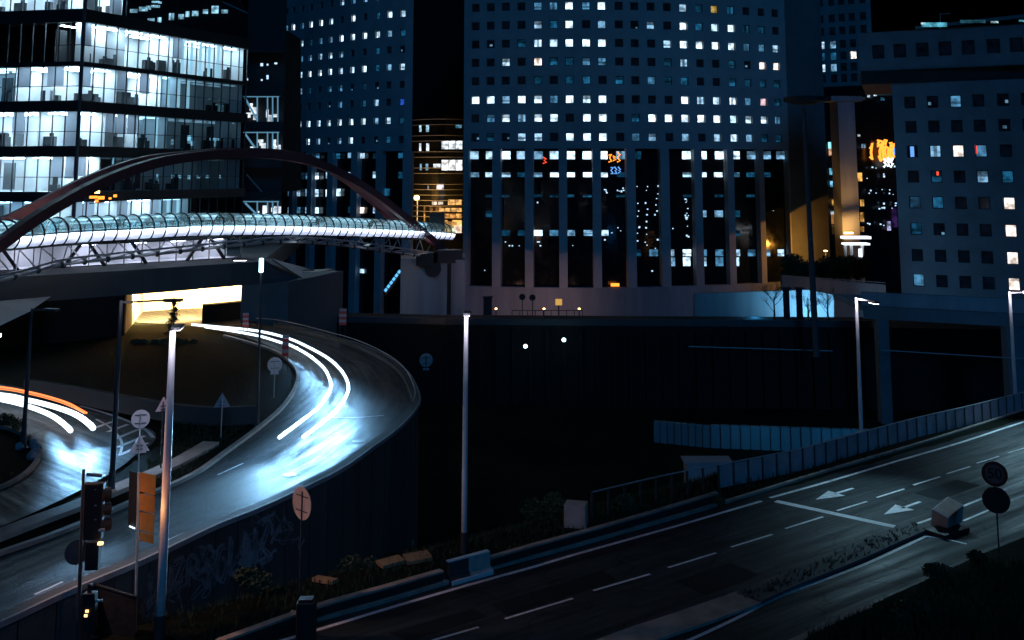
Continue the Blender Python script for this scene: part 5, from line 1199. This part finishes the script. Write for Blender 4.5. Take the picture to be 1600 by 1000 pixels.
ob_ = G(-170, 1010); lamp_post(ob_, ob_ + zz * 9, 'sodium street lamp outside the left edge giving the warm tint', True, (1.2, 0), .12, .08, pool=G(430, 960) + zz * .5, e=2300, spot=75, col=(1, .55, .42), pe=0, dif=False)  # lamp out of view, added to warm the signs and rubble
def sign(base, h, shapes, label, cat='road sign', name='road_sign', pm=None, back=True, r=.035, group=None):
    """shapes: list of (kind, size, dz_from_top, material, yaw); drawn facing away from or toward camera"""
    base = Vector(base); rt = empty(name, base, label, cat, group)
    MB().tube([base, base + zz * h], r, 8).build('post', pm or M['galv'], rt)
    yd = Vector((-base.x, -base.y, 0)).normalized(); off = -(r + .02) if back else (r + .02)
    for kind, size, zc, m_, yaw in shapes:
        n = Matrix.Rotation(R(yaw), 3, 'Z') @ yd; x = Vector((-n.y, n.x, 0)); c = base + zz * zc + yd * off
        mb = MB()
        if kind == 'disc': mb.disc(c, n, size, .02, 32)
        elif kind == 'tri':
            s_ = size; P_ = [c + x * -s_ / 2 - zz * s_ * .29, c + x * s_ / 2 - zz * s_ * .29, c + zz * s_ * .577]; mb.add(P_ + [p - n * .02 for p in P_], [(0, 1, 2), (5, 4, 3), (0, 3, 4, 1), (1, 4, 5, 2), (2, 5, 3, 0)])
        elif kind == 'rect': mb.box(c, (size[0], .02, size[1]), math.atan2(x.y, x.x))
        mb.build('sign_plate', m_, rt)
        if back and kind in ('disc', 'tri'):
            s_ = size if kind == 'disc' else size * .28
            for zo in ((.45, -.45) if kind == 'disc' else (.1, -.6)):
                MB().beam(c - x * s_ * .62 + zz * (zo * s_) + yd * .02, c + x * s_ * .62 + zz * (zo * s_) + yd * .02, .03, .04).build('bracket', M['darkmetal'], rt)
    return rt
def hpx(base, py): return W(800, py, base.y).z - base.z
b = G(214, 748, ZL); b = b if True else b
bb = G(216, 738, ZL); k_ = bb.y / FPX
sign(bb, hpx(bb, 645), [('disc', 13.3 * k_, hpx(bb, 655), M['signback'], 0), ('tri', 29 * k_, hpx(bb, 697), M['signback'], 0), ('rect', (20 * k_, 5 * k_), hpx(bb, 706), M['signback'], 0)], 'pole with a round sign above a triangular sign seen from behind, at the hatched nose')
bb = G(428, 622, ZL); k_ = bb.y / FPX
sign(bb, hpx(bb, 562), [('disc', 11 * k_, hpx(bb, 570), M['signback'], 0), ('rect', (12 * k_, 4 * k_), hpx(bb, 583), M['signback'], 0)], 'round sign with small plate seen from behind inside the bend')
bb = G(251, 735, ZL); k_ = bb.y / FPX
sign(bb, hpx(bb, 628), [('tri', 24 * k_, hpx(bb, 635), M['fence'], 20)], 'pinkish triangular warning sign just left of the glaring lamp mast', pm=M['black'])
bb = G(345, 684, ZL); k_ = bb.y / FPX
sign(bb, hpx(bb, 622), [('tri', 25 * k_, hpx(bb, 629), M['tower'], 0)], 'grey triangular warning sign alone on the dark grass')
bb = G(468, 934); k_ = bb.y / FPX
sign(bb, hpx(bb, 768), [('disc', 23.5 * k_, hpx(bb, 787), M['pinkwhite'], -55)], 'round sign seen edge-on and rosy in front of the retaining wall', r=.03, pm=M['darkmetal'])
bb = G(665, 640, ZL - 4); k_ = bb.y / FPX
sign(bb, hpx(bb, 555), [('disc', 10 * k_, hpx(bb, 563), M['pinkwhite'], 0), ('rect', (9 * k_, 3 * k_), hpx(bb, 577), M['signback'], 0)], 'small dim round sign beyond the outside of the bend', pm=M['black'])
# striped delineator boards
for px, py, by, w_, h_, lb in ((445, 540, 580, 10, 34, 'striped hazard board at the start of the inner kerb'), (383, 500, 530, 9, 22, 'striped hazard board in the glow of the underpass'), (535, 495, 530, 11, 26, 'faint pale hazard board on the dark far side of the bend')):
    z_ = ZL; b2 = G(px, by, z_); k_ = b2.y / FPX; rt = empty('hazard_board', b2, lb, 'hazard board')
    top = hpx(b2, py - h_ / 2); bot = hpx(b2, py + h_ / 2)
    for s_ in (-.35, .35): MB().tube([b2 + Vector((s_ * w_ * k_, .05, 0)), b2 + Vector((s_ * w_ * k_, .05, top))], .03, 6).build('post', M['darkmetal'], rt)
    n_ = 6; 
    for i in range(n_):
        z0 = lerp(bot, top, i / n_); z1 = lerp(bot, top, (i + 1) / n_)
        MB().box(b2 + zz * (z0 + z1) / 2, (w_ * k_, .03, (z1 - z0) * .97)).build('stripe_panel', M['fence'] if i % 2 else M['red'], rt)
# speed limit sign
bb = G(1561, 862, .12); k_ = bb.y / FPX
rt = empty('speed_sign', bb, 'round red rimmed 50 speed limit sign above a dark disc on one post', 'road sign')
MB().tube([bb, bb + zz * hpx(bb, 722)], .035, 8).build('post', M['darkmetal'], rt)
yd = Vector((-bb.x, -bb.y, 0)).normalized(); rx = Vector((-yd.y, yd.x, 0))
c = bb + zz * hpx(bb, 740) + yd * .06; RD = 18 * k_
MB().disc(c, yd, RD, .02, 36).build('rim', M['dullred'], rt); MB().disc(c + yd * .012, yd, RD * .74, .016, 36).build('face', M['dullface'], rt)
MB().disc(bb + zz * hpx(bb, 781) + yd * .06, yd, RD, .02, 36).build('lower_plate', M['black'], rt)
MB().disc(bb + zz * hpx(bb, 781) + yd * .045, yd, RD * 1.06, .015, 36).build('lower_rim', M['darkmetal'], rt)
tx = bpy.data.curves.new('number', 'FONT'); tx.body = '50'; tx.size = RD * 1.15; tx.extrude = .006; tx.align_x = 'CENTER'; tx.align_y = 'CENTER'; tx.offset = .012
tob = bpy.data.objects.new('t', tx); COL.objects.link(tob); bpy.context.view_layer.update()
me = bpy.data.meshes.new_from_object(tob); bpy.data.objects.remove(tob); me.materials.clear(); me.materials.append(M['black'])
no_ = bpy.data.objects.new('number', me); COL.objects.link(no_); no_.parent = rt
no_.location = c + yd * .03 - bb; no_.rotation_euler = (R(90), 0, math.atan2(yd.y, yd.x) + R(90))

# ---------- traffic signals seen from behind
tl = empty('traffic_signal', G(118, 1010), 'black traffic signal seen from behind with a round backing plate below', 'traffic signal')
d0 = G(118, 1010).y; k_ = d0 / FPX
def Q(px, py, dd=0): return W(px, py, d0 + dd)
MB().tube([Q(121, 1015), Q(131, 733)], [.075, .055], 10).build('pole', M['darkmetal'], tl)
bxm = MB(); bxm.beam(Q(140, 883), Q(145, 757), .75 * 1.0, .01); 
hs = MB(); c0, c1 = Q(143, 842, .25), Q(147, 754, .25); hs.beam(c0, c1, 32 * k_, .28); hs.build('housing', M['black'], tl, bevel=.04)
hs = MB(); hs.beam(Q(144, 890, .2), Q(146, 845, .2), 20 * k_, .24); hs.build('lower_housing', M['black'], tl, bevel=.03)
for py in (775, 798, 822): 
    c = Q(152, py, .25); MB().tube([c + Vector((.0, .12, 0)), c + Vector((.32, .34, -.02))], [.2, .22], 14, cap=False).build('visor', M['black'], tl)
MB().tube([Q(120, 863, .1), Q(120.2, 863, .16)], 17 * k_, 24).build('round_plate', M['black'], tl)
MB().beam(Q(154, 829), Q(163, 827), .05, .06).build('bracket', M['white'], tl)
MB().box(Q(157, 849, 0), (.17, .1, .09)).build('signal_glow', M['amber'], tl)
MB().beam(Q(136, 741, .1), Q(160, 743, .1), .1, .1).build('cap', M['galv'], tl)
for py in (765, 790, 812): MB().box(Q(149, py, .05), (.06, .04, .03)).build('bolt', M['galv'], tl)
pl_ = empty('pedestrian_signal', G(142, 1012), 'small black pedestrian signal with two amber lights at the foot of the traffic signal', 'traffic signal')
d0 = G(142, 1012).y - .6
MB().tube([Q(140, 1030), Q(140, 912)], .07, 8).build('pole', M['black'], pl_)
MB().beam(Q(141, 985), Q(141, 925), .42, .3).build('housing', M['black'], pl_, bevel=.03)
MB().tube([Q(143, 914), Q(143, 912)], [.05, .03], 8).build('finial', M['galv'], pl_)
MB().beam(Q(142, 939), Q(160, 938), .06, .06).build('bracket', M['galv'], pl_)
for px, py in ((136, 955), (134, 962)): MB().box(Q(px, py, -.16), (.10, .03, .08)).build('signal_glow', M['amber'], pl_)
# direction panel: dark back and orange side face
dp = empty('direction_panel', G(210, 990), 'upright sign case with a dark back and an orange glowing front on a slim post', 'road sign')
d0 = G(210, 990).y; k_ = d0 / FPX
MB().tube([Q(211, 995), Q(217, 738)], .05, 8).build('post', M['galv'], dp)
mb = MB(); mb.add([Q(202, 736), Q(217, 739), Q(215, 830), Q(200, 822), Q(202, 736, .12), Q(217, 739, .12), Q(215, 830, .12), Q(200, 822, .12)], [(0, 1, 2, 3), (7, 6, 5, 4), (0, 4, 5, 1), (1, 5, 6, 2), (2, 6, 7, 3), (3, 7, 4, 0)]); mb.build('back_panel', M['black'], dp)
for i, (y0, y1) in enumerate(((741, 772), (774, 801), (803, 832), (834, 848))):
    o0, o1 = (y0 - 741) * .035, (y1 - 741) * .035
    a4 = [Q(219 - o0 * .3, y0 - 2), Q(242 - o0, y0 + 2, .55), Q(242 - o1, y1 + 2, .55), Q(219 - o1 * .3, y1 - 4)]
    mb = MB(); mb.add(a4 + [p + Vector((.02, .06, 0)) for p in a4], [(0, 1, 2, 3), (7, 6, 5, 4), (0, 4, 5, 1), (1, 5, 6, 2), (2, 6, 7, 3), (3, 7, 4, 0)]); mb.build('front_panel', M['orange'], dp)
light('panel_light', 'POINT', Q(236, 800, -1.2), 16, (1, .42, .12), dp, size=.2)
MB().beam(Q(202, 822, -.05), Q(211, 826, -.05), .04, .04).build('bracket', M['neon_w'], dp)  # bracket glows by itself, its brightness is painted as emission
# black post at the bottom edge
bp_ = empty('bollard', G(478, 1012), 'stout black post cut by the bottom edge beside the striped kerb', 'bollard')
d0 = G(478, 1012).y - .3
MB().beam(Q(478, 1030), Q(479, 938), .62, .5).build('post', M['black'], bp_, bevel=.05); MB().beam(Q(479, 942), Q(479, 934), .5, .4).build('cap', M['black'], bp_, bevel=.03)
sb_ = empty('bollard', G(457, 968), 'small pale bollard touching the black post', 'bollard'); d0 = G(457, 968).y
MB().tube([Q(457, 972), Q(457, 958), Q(457, 954)], [.11, .11, .05], 10).build('body', M['galv'], sb_)
# dark sheet fence box by the signal
d0 = 30
hb = empty('hoarding', G(150, 1000), 'low black hoarding of sheets round a gap beside the traffic signal', 'hoarding')
A0, A1, A2, A3 = G(82, 985, 0), G(146, 995, 0), G(210, 992, 0), G(190, 960, 0)
def hsheet(p, q, px0, py0, px1, py1, nm='sheet'):
    t0_, t1_ = W(px0, py0, p.y).z, W(px1, py1, q.y).z; n = Vector((0, .05, 0)); P_ = [zl(p, -.1), zl(q, -.1), zl(q, t1_), zl(p, t0_)]
    MB().add(P_ + [v_ + n for v_ in P_], [(0, 1, 2, 3), (7, 6, 5, 4), (0, 4, 5, 1), (1, 5, 6, 2), (2, 6, 7, 3), (3, 7, 4, 0)]).build(nm, M['black'], hb)
    MB().beam(zl(p, t0_ + .03), zl(q, t1_ + .03), .06, .05).build('top_rail', M['darkmetal'], hb)
hsheet(G(84, 978), G(134, 985), 84, 938, 134, 911); hsheet(G(134, 985), G(210, 1000), 134, 911, 210, 934)
wl2 = empty('low_wall', G(40, 1000), 'low stained brown wall end in the bottom left corner', 'wall')
MB().beam(G(20, 992) + zz * .35, G(72, 972) + zz * .35, .5, .7).build('block', M['rubble'], wl2); MB().beam(G(-30, 1010) + zz * .2, G(22, 996) + zz * .2, .5, .5).build('block', M['pinkwhite'], wl2)

# barrier, blocks
bt = empty('road_barrier', G(730, 903), 'red and white plastic road barrier closing the gap in the kerb wall', 'barrier')
p, q = G(699, 911), G(763, 893); m_ = p.lerp(q, .47); n = Vector(((q - p).y, -(q - p).x, 0)).normalized()
for a0_, a1_, mt in ((p, m_, M['darkmetal']), (m_, q, M['pinkwhite'])):
    mb = MB(); d = (a1_ - a0_); prof = [(-.32, 0), (.32, 0), (.32, .16), (.14, .3), (.12, .78), (-.12, .78), (-.14, .3), (-.32, .16)]
    vs_ = [a0_ + n * x + zz * z for x, z in prof] + [a1_ + n * x + zz * z for x, z in prof]
    mb.add(vs_, [tuple(range(8)), tuple(range(15, 7, -1))] + [(i, (i + 1) % 8, (i + 1) % 8 + 8, i + 8) for i in range(8)]); mb.build('section', mt, bt)
MB().beam(p + zz * .8, q + zz * .8, .22, .05).build('cap', M['white'], bt); MB().beam(p + zz * .08 + n * .34, q + zz * .08 + n * .34, .06, .16).build('foot', M['white'], bt)
cbk = empty('concrete_block', G(900, 828), 'pale square concrete block on the verge before the fence end', 'block')
MB().box(G(901, 829) + zz * .55 + Vector((0, .4, 0)), (1.0, .8, 1.05), R(-12)).build('block', M['kerb'], cbk, bevel=.04)
cb2 = empty('concrete_block', G(1480, 825), 'tilted pinkish concrete block at the nose of the median', 'block')
MB().box(G(1481, 824) + zz * .52, (1.35, .8, .85), R(35), Matrix.Rotation(R(35), 3, 'Z') @ Matrix.Rotation(R(-14), 3, 'Y') @ Matrix.Rotation(R(16), 3, 'X')).build('block', M['pinkwhite'], cb2, bevel=.04)
MB().box(G(1481, 832) + zz * .08, (1.9, 1.0, .2), R(35)).build('base', M['black'], cb2, bevel=.03)
def slab_rub(px0, py0, px1, py1, wd, lb):
    p_, q_ = G(px0, py0, gzp(px0, py0)), G(px1, py1, gzp(px1, py1))
    o = MB(); L_ = (q_ - p_).length
    d = (q_ - p_) / L_; pts_ = []
    o.beam(p_ + zz * .08, q_ + zz * .12, wd, .16)
    return tag(o.build('broken_slab', M['rubble'], None, bevel=.02), lb, 'slab')
def gzp(px, py):
    z = 0
    for _ in range(12): g_ = G(px, py, z); z = gz(g_.x, g_.y)
    return z
slab_rub(632, 878, 672, 872, .9, 'tan broken slab lying on the verge left of the barrier')
slab_rub(593, 886, 628, 878, .7, 'dull brown broken slab beside the tan one on the verge')
slab_rub(492, 907, 524, 914, .35, 'narrow orange brown plank lying on the dark grass')
for px, py, s_ in ((631, 853, .32), (641, 852, .26)):
    g_ = G(px, py, gzp(px, py)); o = bmesh.new(); bmesh.ops.create_icosphere(o, subdivisions=2, radius=s_)
    for v_ in o.verts: v_.co *= random.uniform(.7, 1.15)
    me = bpy.data.meshes.new('boulder'); o.to_mesh(me); o.free(); me.materials.append(M['rubble']); ob = bpy.data.objects.new('boulder', me); COL.objects.link(ob); ob.location = g_ + zz * s_ * .5
    tag(ob, 'pale lump of rubble on the verge' + (', left one of two' if px < 635 else ', right one of two'), 'boulder', 'lumps on the verge')

# planted island: boulders and shrubs
def crown(mb, c, r, n, leaf, sq=.8):
    for _ in range(n):
        v_ = Vector((random.gauss(0, 1), random.gauss(0, 1), random.gauss(0, 1))).normalized() * (random.random() ** .4); p = c + Vector((v_.x * r, v_.y * r, v_.z * r * sq))
        a_ = Vector((random.gauss(0, 1), random.gauss(0, 1), random.gauss(0, 1))).normalized(); b2_ = a_.orthogonal().normalized(); s_ = leaf * random.uniform(.6, 1.4)
        mb.add([p - a_ * s_, p - b2_ * s_ * .5, p + a_ * s_, p + b2_ * s_ * .5], [(0, 1, 2, 3)])
shr = [(5, 668), (14, 669), (27, 676)]
for i, (px, py) in enumerate(shr):
    c = G(px, py, ZL); rt = empty('shrub', c, 'dark round shrub on the planted island, ' + ('at the picture edge', 'the middle one of three', 'nearest the dark lamp')[i], 'shrub', 'shrubs on the planted island')
    mb = MB(); crown(mb, c + zz * .45, .36, 420, .06, 1.0); mb.build('foliage', M['leaf'], rt); MB().tube([c, c + zz * .4], .03, 5).build('stem', M['bark'], rt)
rings = [(48, 690), (54, 697), (57, 704), (56, 712), (50, 716), (40, 688), (33, 700)]
for i, (px, py) in enumerate(rings):
    c = G(px, py, ZL); o = bmesh.new(); bmesh.ops.create_icosphere(o, subdivisions=2, radius=.28)
    for v_ in o.verts: v_.co *= random.uniform(.75, 1.15)
    me = bpy.data.meshes.new('boulder'); o.to_mesh(me); o.free(); me.materials.append(M['concrete']); ob = bpy.data.objects.new('boulder', me); COL.objects.link(ob); ob.location = c + zz * .1
    tag(ob, 'pale boulder in the ring of stones edging the planted island', 'boulder', 'boulders edging the planted island')
tag(MB().add([*[G(x, y, ZL) - zz * .04 for x, y in ((-60, 655), (0, 666), (28, 674), (48, 686), (58, 702), (54, 717), (36, 736), (0, 756), (-60, 768))]], [tuple(range(9))]).build('planting_bed', M['grass']), 'dark planted bed inside the kerb ring', 'planting bed', None, 'structure')
# low wall across the dark ground behind the left slip road
bw_ = empty('low_wall', G(170, 630, ZL), 'long low stained wall behind the left slip road', 'wall')
wln = smooth_line([G(x, y, ZL) for x, y in ((40, 616), (100, 625), (180, 640), (260, 655), (330, 662), (400, 660))], 5)
for i in range(len(wln) - 1): pass
mb = MB(); kerb(mb, wln, .35, 1.4, ZL + .95); mb.build('wall', M['podium'], bw_)
# grass tufts
def tufts(n, fn, name, lb, h=(.1, .35)):
    mb = MB()
    for _ in range(n):
        p = fn()
        if p is None: continue
        for _k in range(4):
            a_ = random.uniform(0, 6.28); hh = random.uniform(*h); w_ = .02; dx = Vector((math.cos(a_), math.sin(a_), 0)); lean = Vector((random.uniform(-.1, .1), random.uniform(-.1, .1), 0))
            mb.add([p - dx * w_, p + dx * w_, p + lean + zz * hh], [(0, 1, 2)])
    return tag(mb.build(name, M['blades']), lb, 'grass', None, 'stuff')
def fverge():
    s_ = random.uniform(.9, 13); t_ = random.uniform(-8, 34); p = P0 + U * t_ + NRM * s_; p.z = gz(p.x, p.y); 
    return p
tufts(7000, fverge, 'grass', 'rough grass and weeds on the highway verge')
def fterr():
    px, py = random.uniform(230, 460), random.uniform(655, 790); p = G(px, py, 1.42)
    lo_ = 858 - px * .36 if px < 300 else 735 - (px - 300) * .68
    return p if py < lo_ - 8 and py > 660 and not (px < 250 and py < 720) else None
tufts(6000, fterr, 'grass', 'rough grass between the slip roads', (.08, .25))
def fmed():
    i = random.randint(0, len(med2) - 2); p = med2[i].lerp(med2[i + 1], random.random()) + Vector((random.uniform(-.4, .4), random.uniform(-.4, .4), 0)); p.z = .12; return p
tufts(260, fmed, 'grass', 'weeds growing along the raised median', (.05, .18))
def fcorn():
    px, py = random.uniform(1240, 1600), random.uniform(880, 1010); return G(px, py, .12) if py > 950 - (px - 1354) * .42 + 6 and px > 1262 else None
tufts(3500, fcorn, 'grass', 'weeds in the bottom right corner verge', (.1, .4))
def bush(px, py, z, r, n, lb, leaf=.09, sq=.8, d=None):
    c = G(px, py, z) if d is None else W(px, py, d); rt = empty('shrub', c, lb, 'shrub'); mb = MB()
    for _ in range(5): crown(mb, c + Vector((random.uniform(-r, r) * .7, random.uniform(-r, r) * .4, r * random.uniform(.3, .8))), r * .6, n // 5, leaf, sq)
    mb.build('foliage', M['leaf'], rt); MB().tube([c - zz * .2, c + zz * r * .5], .05, 5).build('stem', M['bark'], rt); return rt
bush(560, 900, -.6, .8, 900, 'low dark shrub at the foot of the graffiti wall'); bush(395, 925, .1, .7, 900, 'ragged dark shrub before the graffiti wall')
bush(850, 812, -.8, 1.0, 1000, 'dark shrub on the slope left of the concrete block'); bush(985, 800, 0, .7, 800, 'dark shrub between fence end and highway')
bush(1120, 790, 0, .35, 500, 'small weedy shrub under the first fence panels'); bush(1465, 905, .1, .45, 600, 'ragged shrub on the corner verge near the speed sign'); bush(1530, 880, .1, .4, 500, 'small shrub at the foot of the speed sign'); bush(1420, 970, .1, .6, 800, 'low shrub in the bottom right corner')
# conifer silhouetted against the lit underpass
tr = empty('conifer', W(271, 508, 90), 'small dark conifer silhouetted against the lit underpass', 'tree'); c = zl(W(271, 508, 90), ZL)
top_z = zat(273, 471, 90)
MB().tube([c, zl(c, top_z - .1)], [.09, .02], 6).build('trunk', M['bark'], tr)
mb = MB(); n_ = 11
for i in range(n_):
    z = lerp(c.z + .3, top_z, i / (n_ - 1)); r = lerp(1.05, .12, (i / (n_ - 1)) ** .8)
    for k in range(9 if i < 8 else 5):
        a_ = random.uniform(0, 6.28); L_ = r * random.uniform(.4, 1.25); zj = random.uniform(-.16, .16)
        for j in range(26):
            f = random.random(); p = Vector((c.x + math.cos(a_) * L_ * f, c.y + math.sin(a_) * L_ * f, z + zj - .35 * f * L_)) + Vector([random.gauss(0, .08) for _ in range(3)])
            a2 = Vector((math.cos(a_) + random.gauss(0, .5), math.sin(a_) + random.gauss(0, .5), random.gauss(-.2, .3))).normalized() * .11; b2_ = a2.orthogonal().normalized() * .03
            mb.add([p - a2, p + b2_, p + a2, p - b2_], [(0, 1, 2, 3)])
mb.build('crown', M['leaf'], tr)
mb = MB()
for px, s_ in ((212, .5), (226, .45), (243, .5), (256, .6), (275, .6), (290, .5), (304, .42)): crown(mb, zl(W(px, 507, 91), ZL + .0), s_ * .8, 420, .08, .5)
tag(mb.build('undergrowth', M['leaf']), 'dark low scrub in front of the underpass mouth', 'undergrowth', None, 'stuff')
# bare trees before the blue wall
def bare(px, d, ybase, ytop, lb, seed):
    rr = random.Random(seed); b0_ = zl(pt(px, d), zat(px, ybase, d)); H_ = zat(px, ytop, d) - b0_.z; rt = empty('bare_tree', b0_, lb, 'tree')
    tk = MB(); tk.tube([b0_ - zz * 4, b0_, b0_ + zz * H_ * .4, b0_ + zz * H_ * .75], [.14, .12, .08, .04], 6); tk.build('trunk', M['bark'], rt); mb = MB()
    def br(p, d_, L_, r_, k):
        q_ = p + d_ * L_; mb.tube([p, p.lerp(q_, .5) + Vector((rr.gauss(0, .05), 0, rr.gauss(0, .05))), q_], [r_, r_ * .8, r_ * .5], 4, cap=False)
        if k:
            for _ in range(3): br(p.lerp(q_, rr.uniform(.5, 1)), (d_ + Vector((rr.gauss(0, .45), rr.gauss(0, .3), rr.uniform(0, .4)))).normalized(), L_ * .62, r_ * .6, k - 1)
    for i in range(10):
        a_ = rr.uniform(0, 6.28); br(b0_ + zz * H_ * rr.uniform(.1, .7), Vector((math.cos(a_) * .8, math.sin(a_) * .5, rr.uniform(.5, 1.1))).normalized(), H_ * rr.uniform(.28, .42), .035, 3)
    mb.build('crown', M['bark'], rt)
bare(1203, 116, 497, 452, 'bare branching tree against the blue lit wall', 1); bare(1255, 116, 497, 455, 'bare tree between the thick dark posts', 2); bare(1285, 117, 497, 458, 'bare tree at the bright end of the blue wall', 5)
# evergreen mass at the foot of the tower flank
for i, (px, py, d, r) in enumerate(((1245, 408, 160, 2.8), (1275, 405, 161, 3.2), (1305, 410, 158, 2.8), (1338, 412, 156, 2.2))):
    c = W(px, py + 14, d); rt = empty('evergreen_tree', zl(c, -9), 'dense dark evergreen at the foot of the tower flank, ' + ('first', 'second', 'third', 'last')[i] + ' from the left', 'tree', 'evergreens by the tower flank')
    mb = MB()
    for _ in range(6): crown(mb, c + Vector((random.uniform(-r, r) * .6, random.uniform(-1, 1), random.uniform(-.5, .5) * r + .5)), r * .55, 450, .22, .8)
    mb.build('crown', M['leaf'], rt); MB().tube([zl(c, -9), c], [.25, .12], 6).build('trunk', M['bark'], rt)

# ================================================================== passing vehicle lamps
def trail(name, pts, z, r, m_, lb, n=6):
    L_ = smooth_line([G(x, y, z) for x, y in pts], n); mb = MB(); mb.smooth = True; mb.tube(L_, r, 8); o = mb.build(name, m_)
    return tag(o, lb, 'light trail', None), L_
def zp(pts, ox, oy, s_): return [(ox + x / s_, oy + y / s_) for x, y in pts]
TA = zp([(70, 203), (200, 222), (350, 250), (460, 283), (510, 297), (600, 345), (680, 410), (715, 470), (722, 520), (700, 570), (650, 630), (560, 700), (455, 778)], 300, 450, 3.333)
TB = zp([(0, 190), (130, 202), (300, 218), (400, 235), (510, 265), (600, 305), (700, 360), (765, 416), (801, 468), (815, 520), (800, 570), (768, 618), (720, 668), (650, 724), (580, 775)], 300, 450, 3.333)
HZ = ZL + .62
oA, LA = trail('light_trail', TA, HZ, .105, M['head_white'], 'inner white headlight streak curving out of the underpass')
oB, LB = trail('light_trail', TB, HZ, .105, M['head_white'], 'outer white headlight streak curving out of the underpass')
T1 = zp([(-900, 270), (-400, 310), (-60, 343), (0, 357), (130, 374), (270, 407), (400, 437), (550, 478), (700, 530), (800, 585), (870, 640), (910, 680)], 0, 560, 6.25)
T2 = zp([(-900, 310), (-400, 355), (-60, 388), (0, 400), (130, 428), (260, 463), (400, 512), (520, 567), (600, 622), (650, 665), (690, 705)], 0, 560, 6.25)
o1, L1 = trail('light_trail', T1, HZ, .155, M['head_white'], 'thick white headlight streak on the left slip road, upper one')
o2, L2 = trail('light_trail', T2, HZ, .14, M['head_white'], 'white headlight streak on the left slip road, lower one')
T3 = zp([(-900, 200), (-400, 235), (-60, 265), (0, 278), (130, 296), (240, 318), (330, 337), (450, 367), (600, 412), (700, 452), (780, 497), (845, 533)], 0, 560, 6.25)
o3, L3 = trail('light_trail', T3, HZ + .5, .055, M['tail_orange'], 'orange indicator streak above the white ones at the left')
T4 = [(x - .5, y + 3.2) for x, y in T3[:-2]] + [(124, 641.5), (132, 646)]
o4, L4 = trail('light_trail', T4, HZ + .5, .03, M['tail_orange'], 'thinner orange streak doubling the first at the left')
def beams(Ln, parent, idx, e, spot=62, aim=9, drop=.6, side=0.0, col=(.26, .60, 1)):
    for i in idx:
        k_ = int(i * (len(Ln) - 2)); p = Ln[k_]; d = (Ln[k_ + 1] - Ln[k_]).normalized(); s_ = Vector((-d.y, d.x, 0))
        light('headlight_beam', 'SPOT', p + d * .35 + zz * .18, e, col, parent, p + d * aim - zz * drop + s_ * side, .12, spot, 1)
sq = lambda a_, b_, n_: [a_ + (b_ - a_) * k_ / (n_ - 1) for k_ in range(n_)]
beams(LA, oA, sq(.50, .985, 11), 1500, aim=12, spot=42, drop=1.0); beams(LB, oB, sq(.48, .985, 12), 1500, aim=12, spot=42, drop=1.0)
beams(LA, oA, sq(.66, .985, 5), 700, aim=7, spot=80, drop=1.5); beams(LB, oB, sq(.62, .985, 6), 700, aim=7, spot=80, drop=1.5)
beams(LB, oB, (.2, .38), 260, spot=42)
beams(LA, oA, (.38, .44, .50, .56, .61), 1100, aim=9, side=-3.6, spot=44)
# full beam of the last position, reaching down the ramp
for Ln, ob in ((LA, oA), (LB, oB)):
    p, d = Ln[-1], (Ln[-1] - Ln[-3]).normalized(); light('headlight_beam', 'SPOT', p + zz * .25, 9500, (.30, .64, 1), ob, p + d * 30 + zz * 0.6, .3, 46, 1)
beams(L1, o1, sq(.76, .985, 6), 1500, spot=44, drop=1.0); beams(L2, o2, sq(.64, .985, 7), 1400, spot=44, drop=1.0)
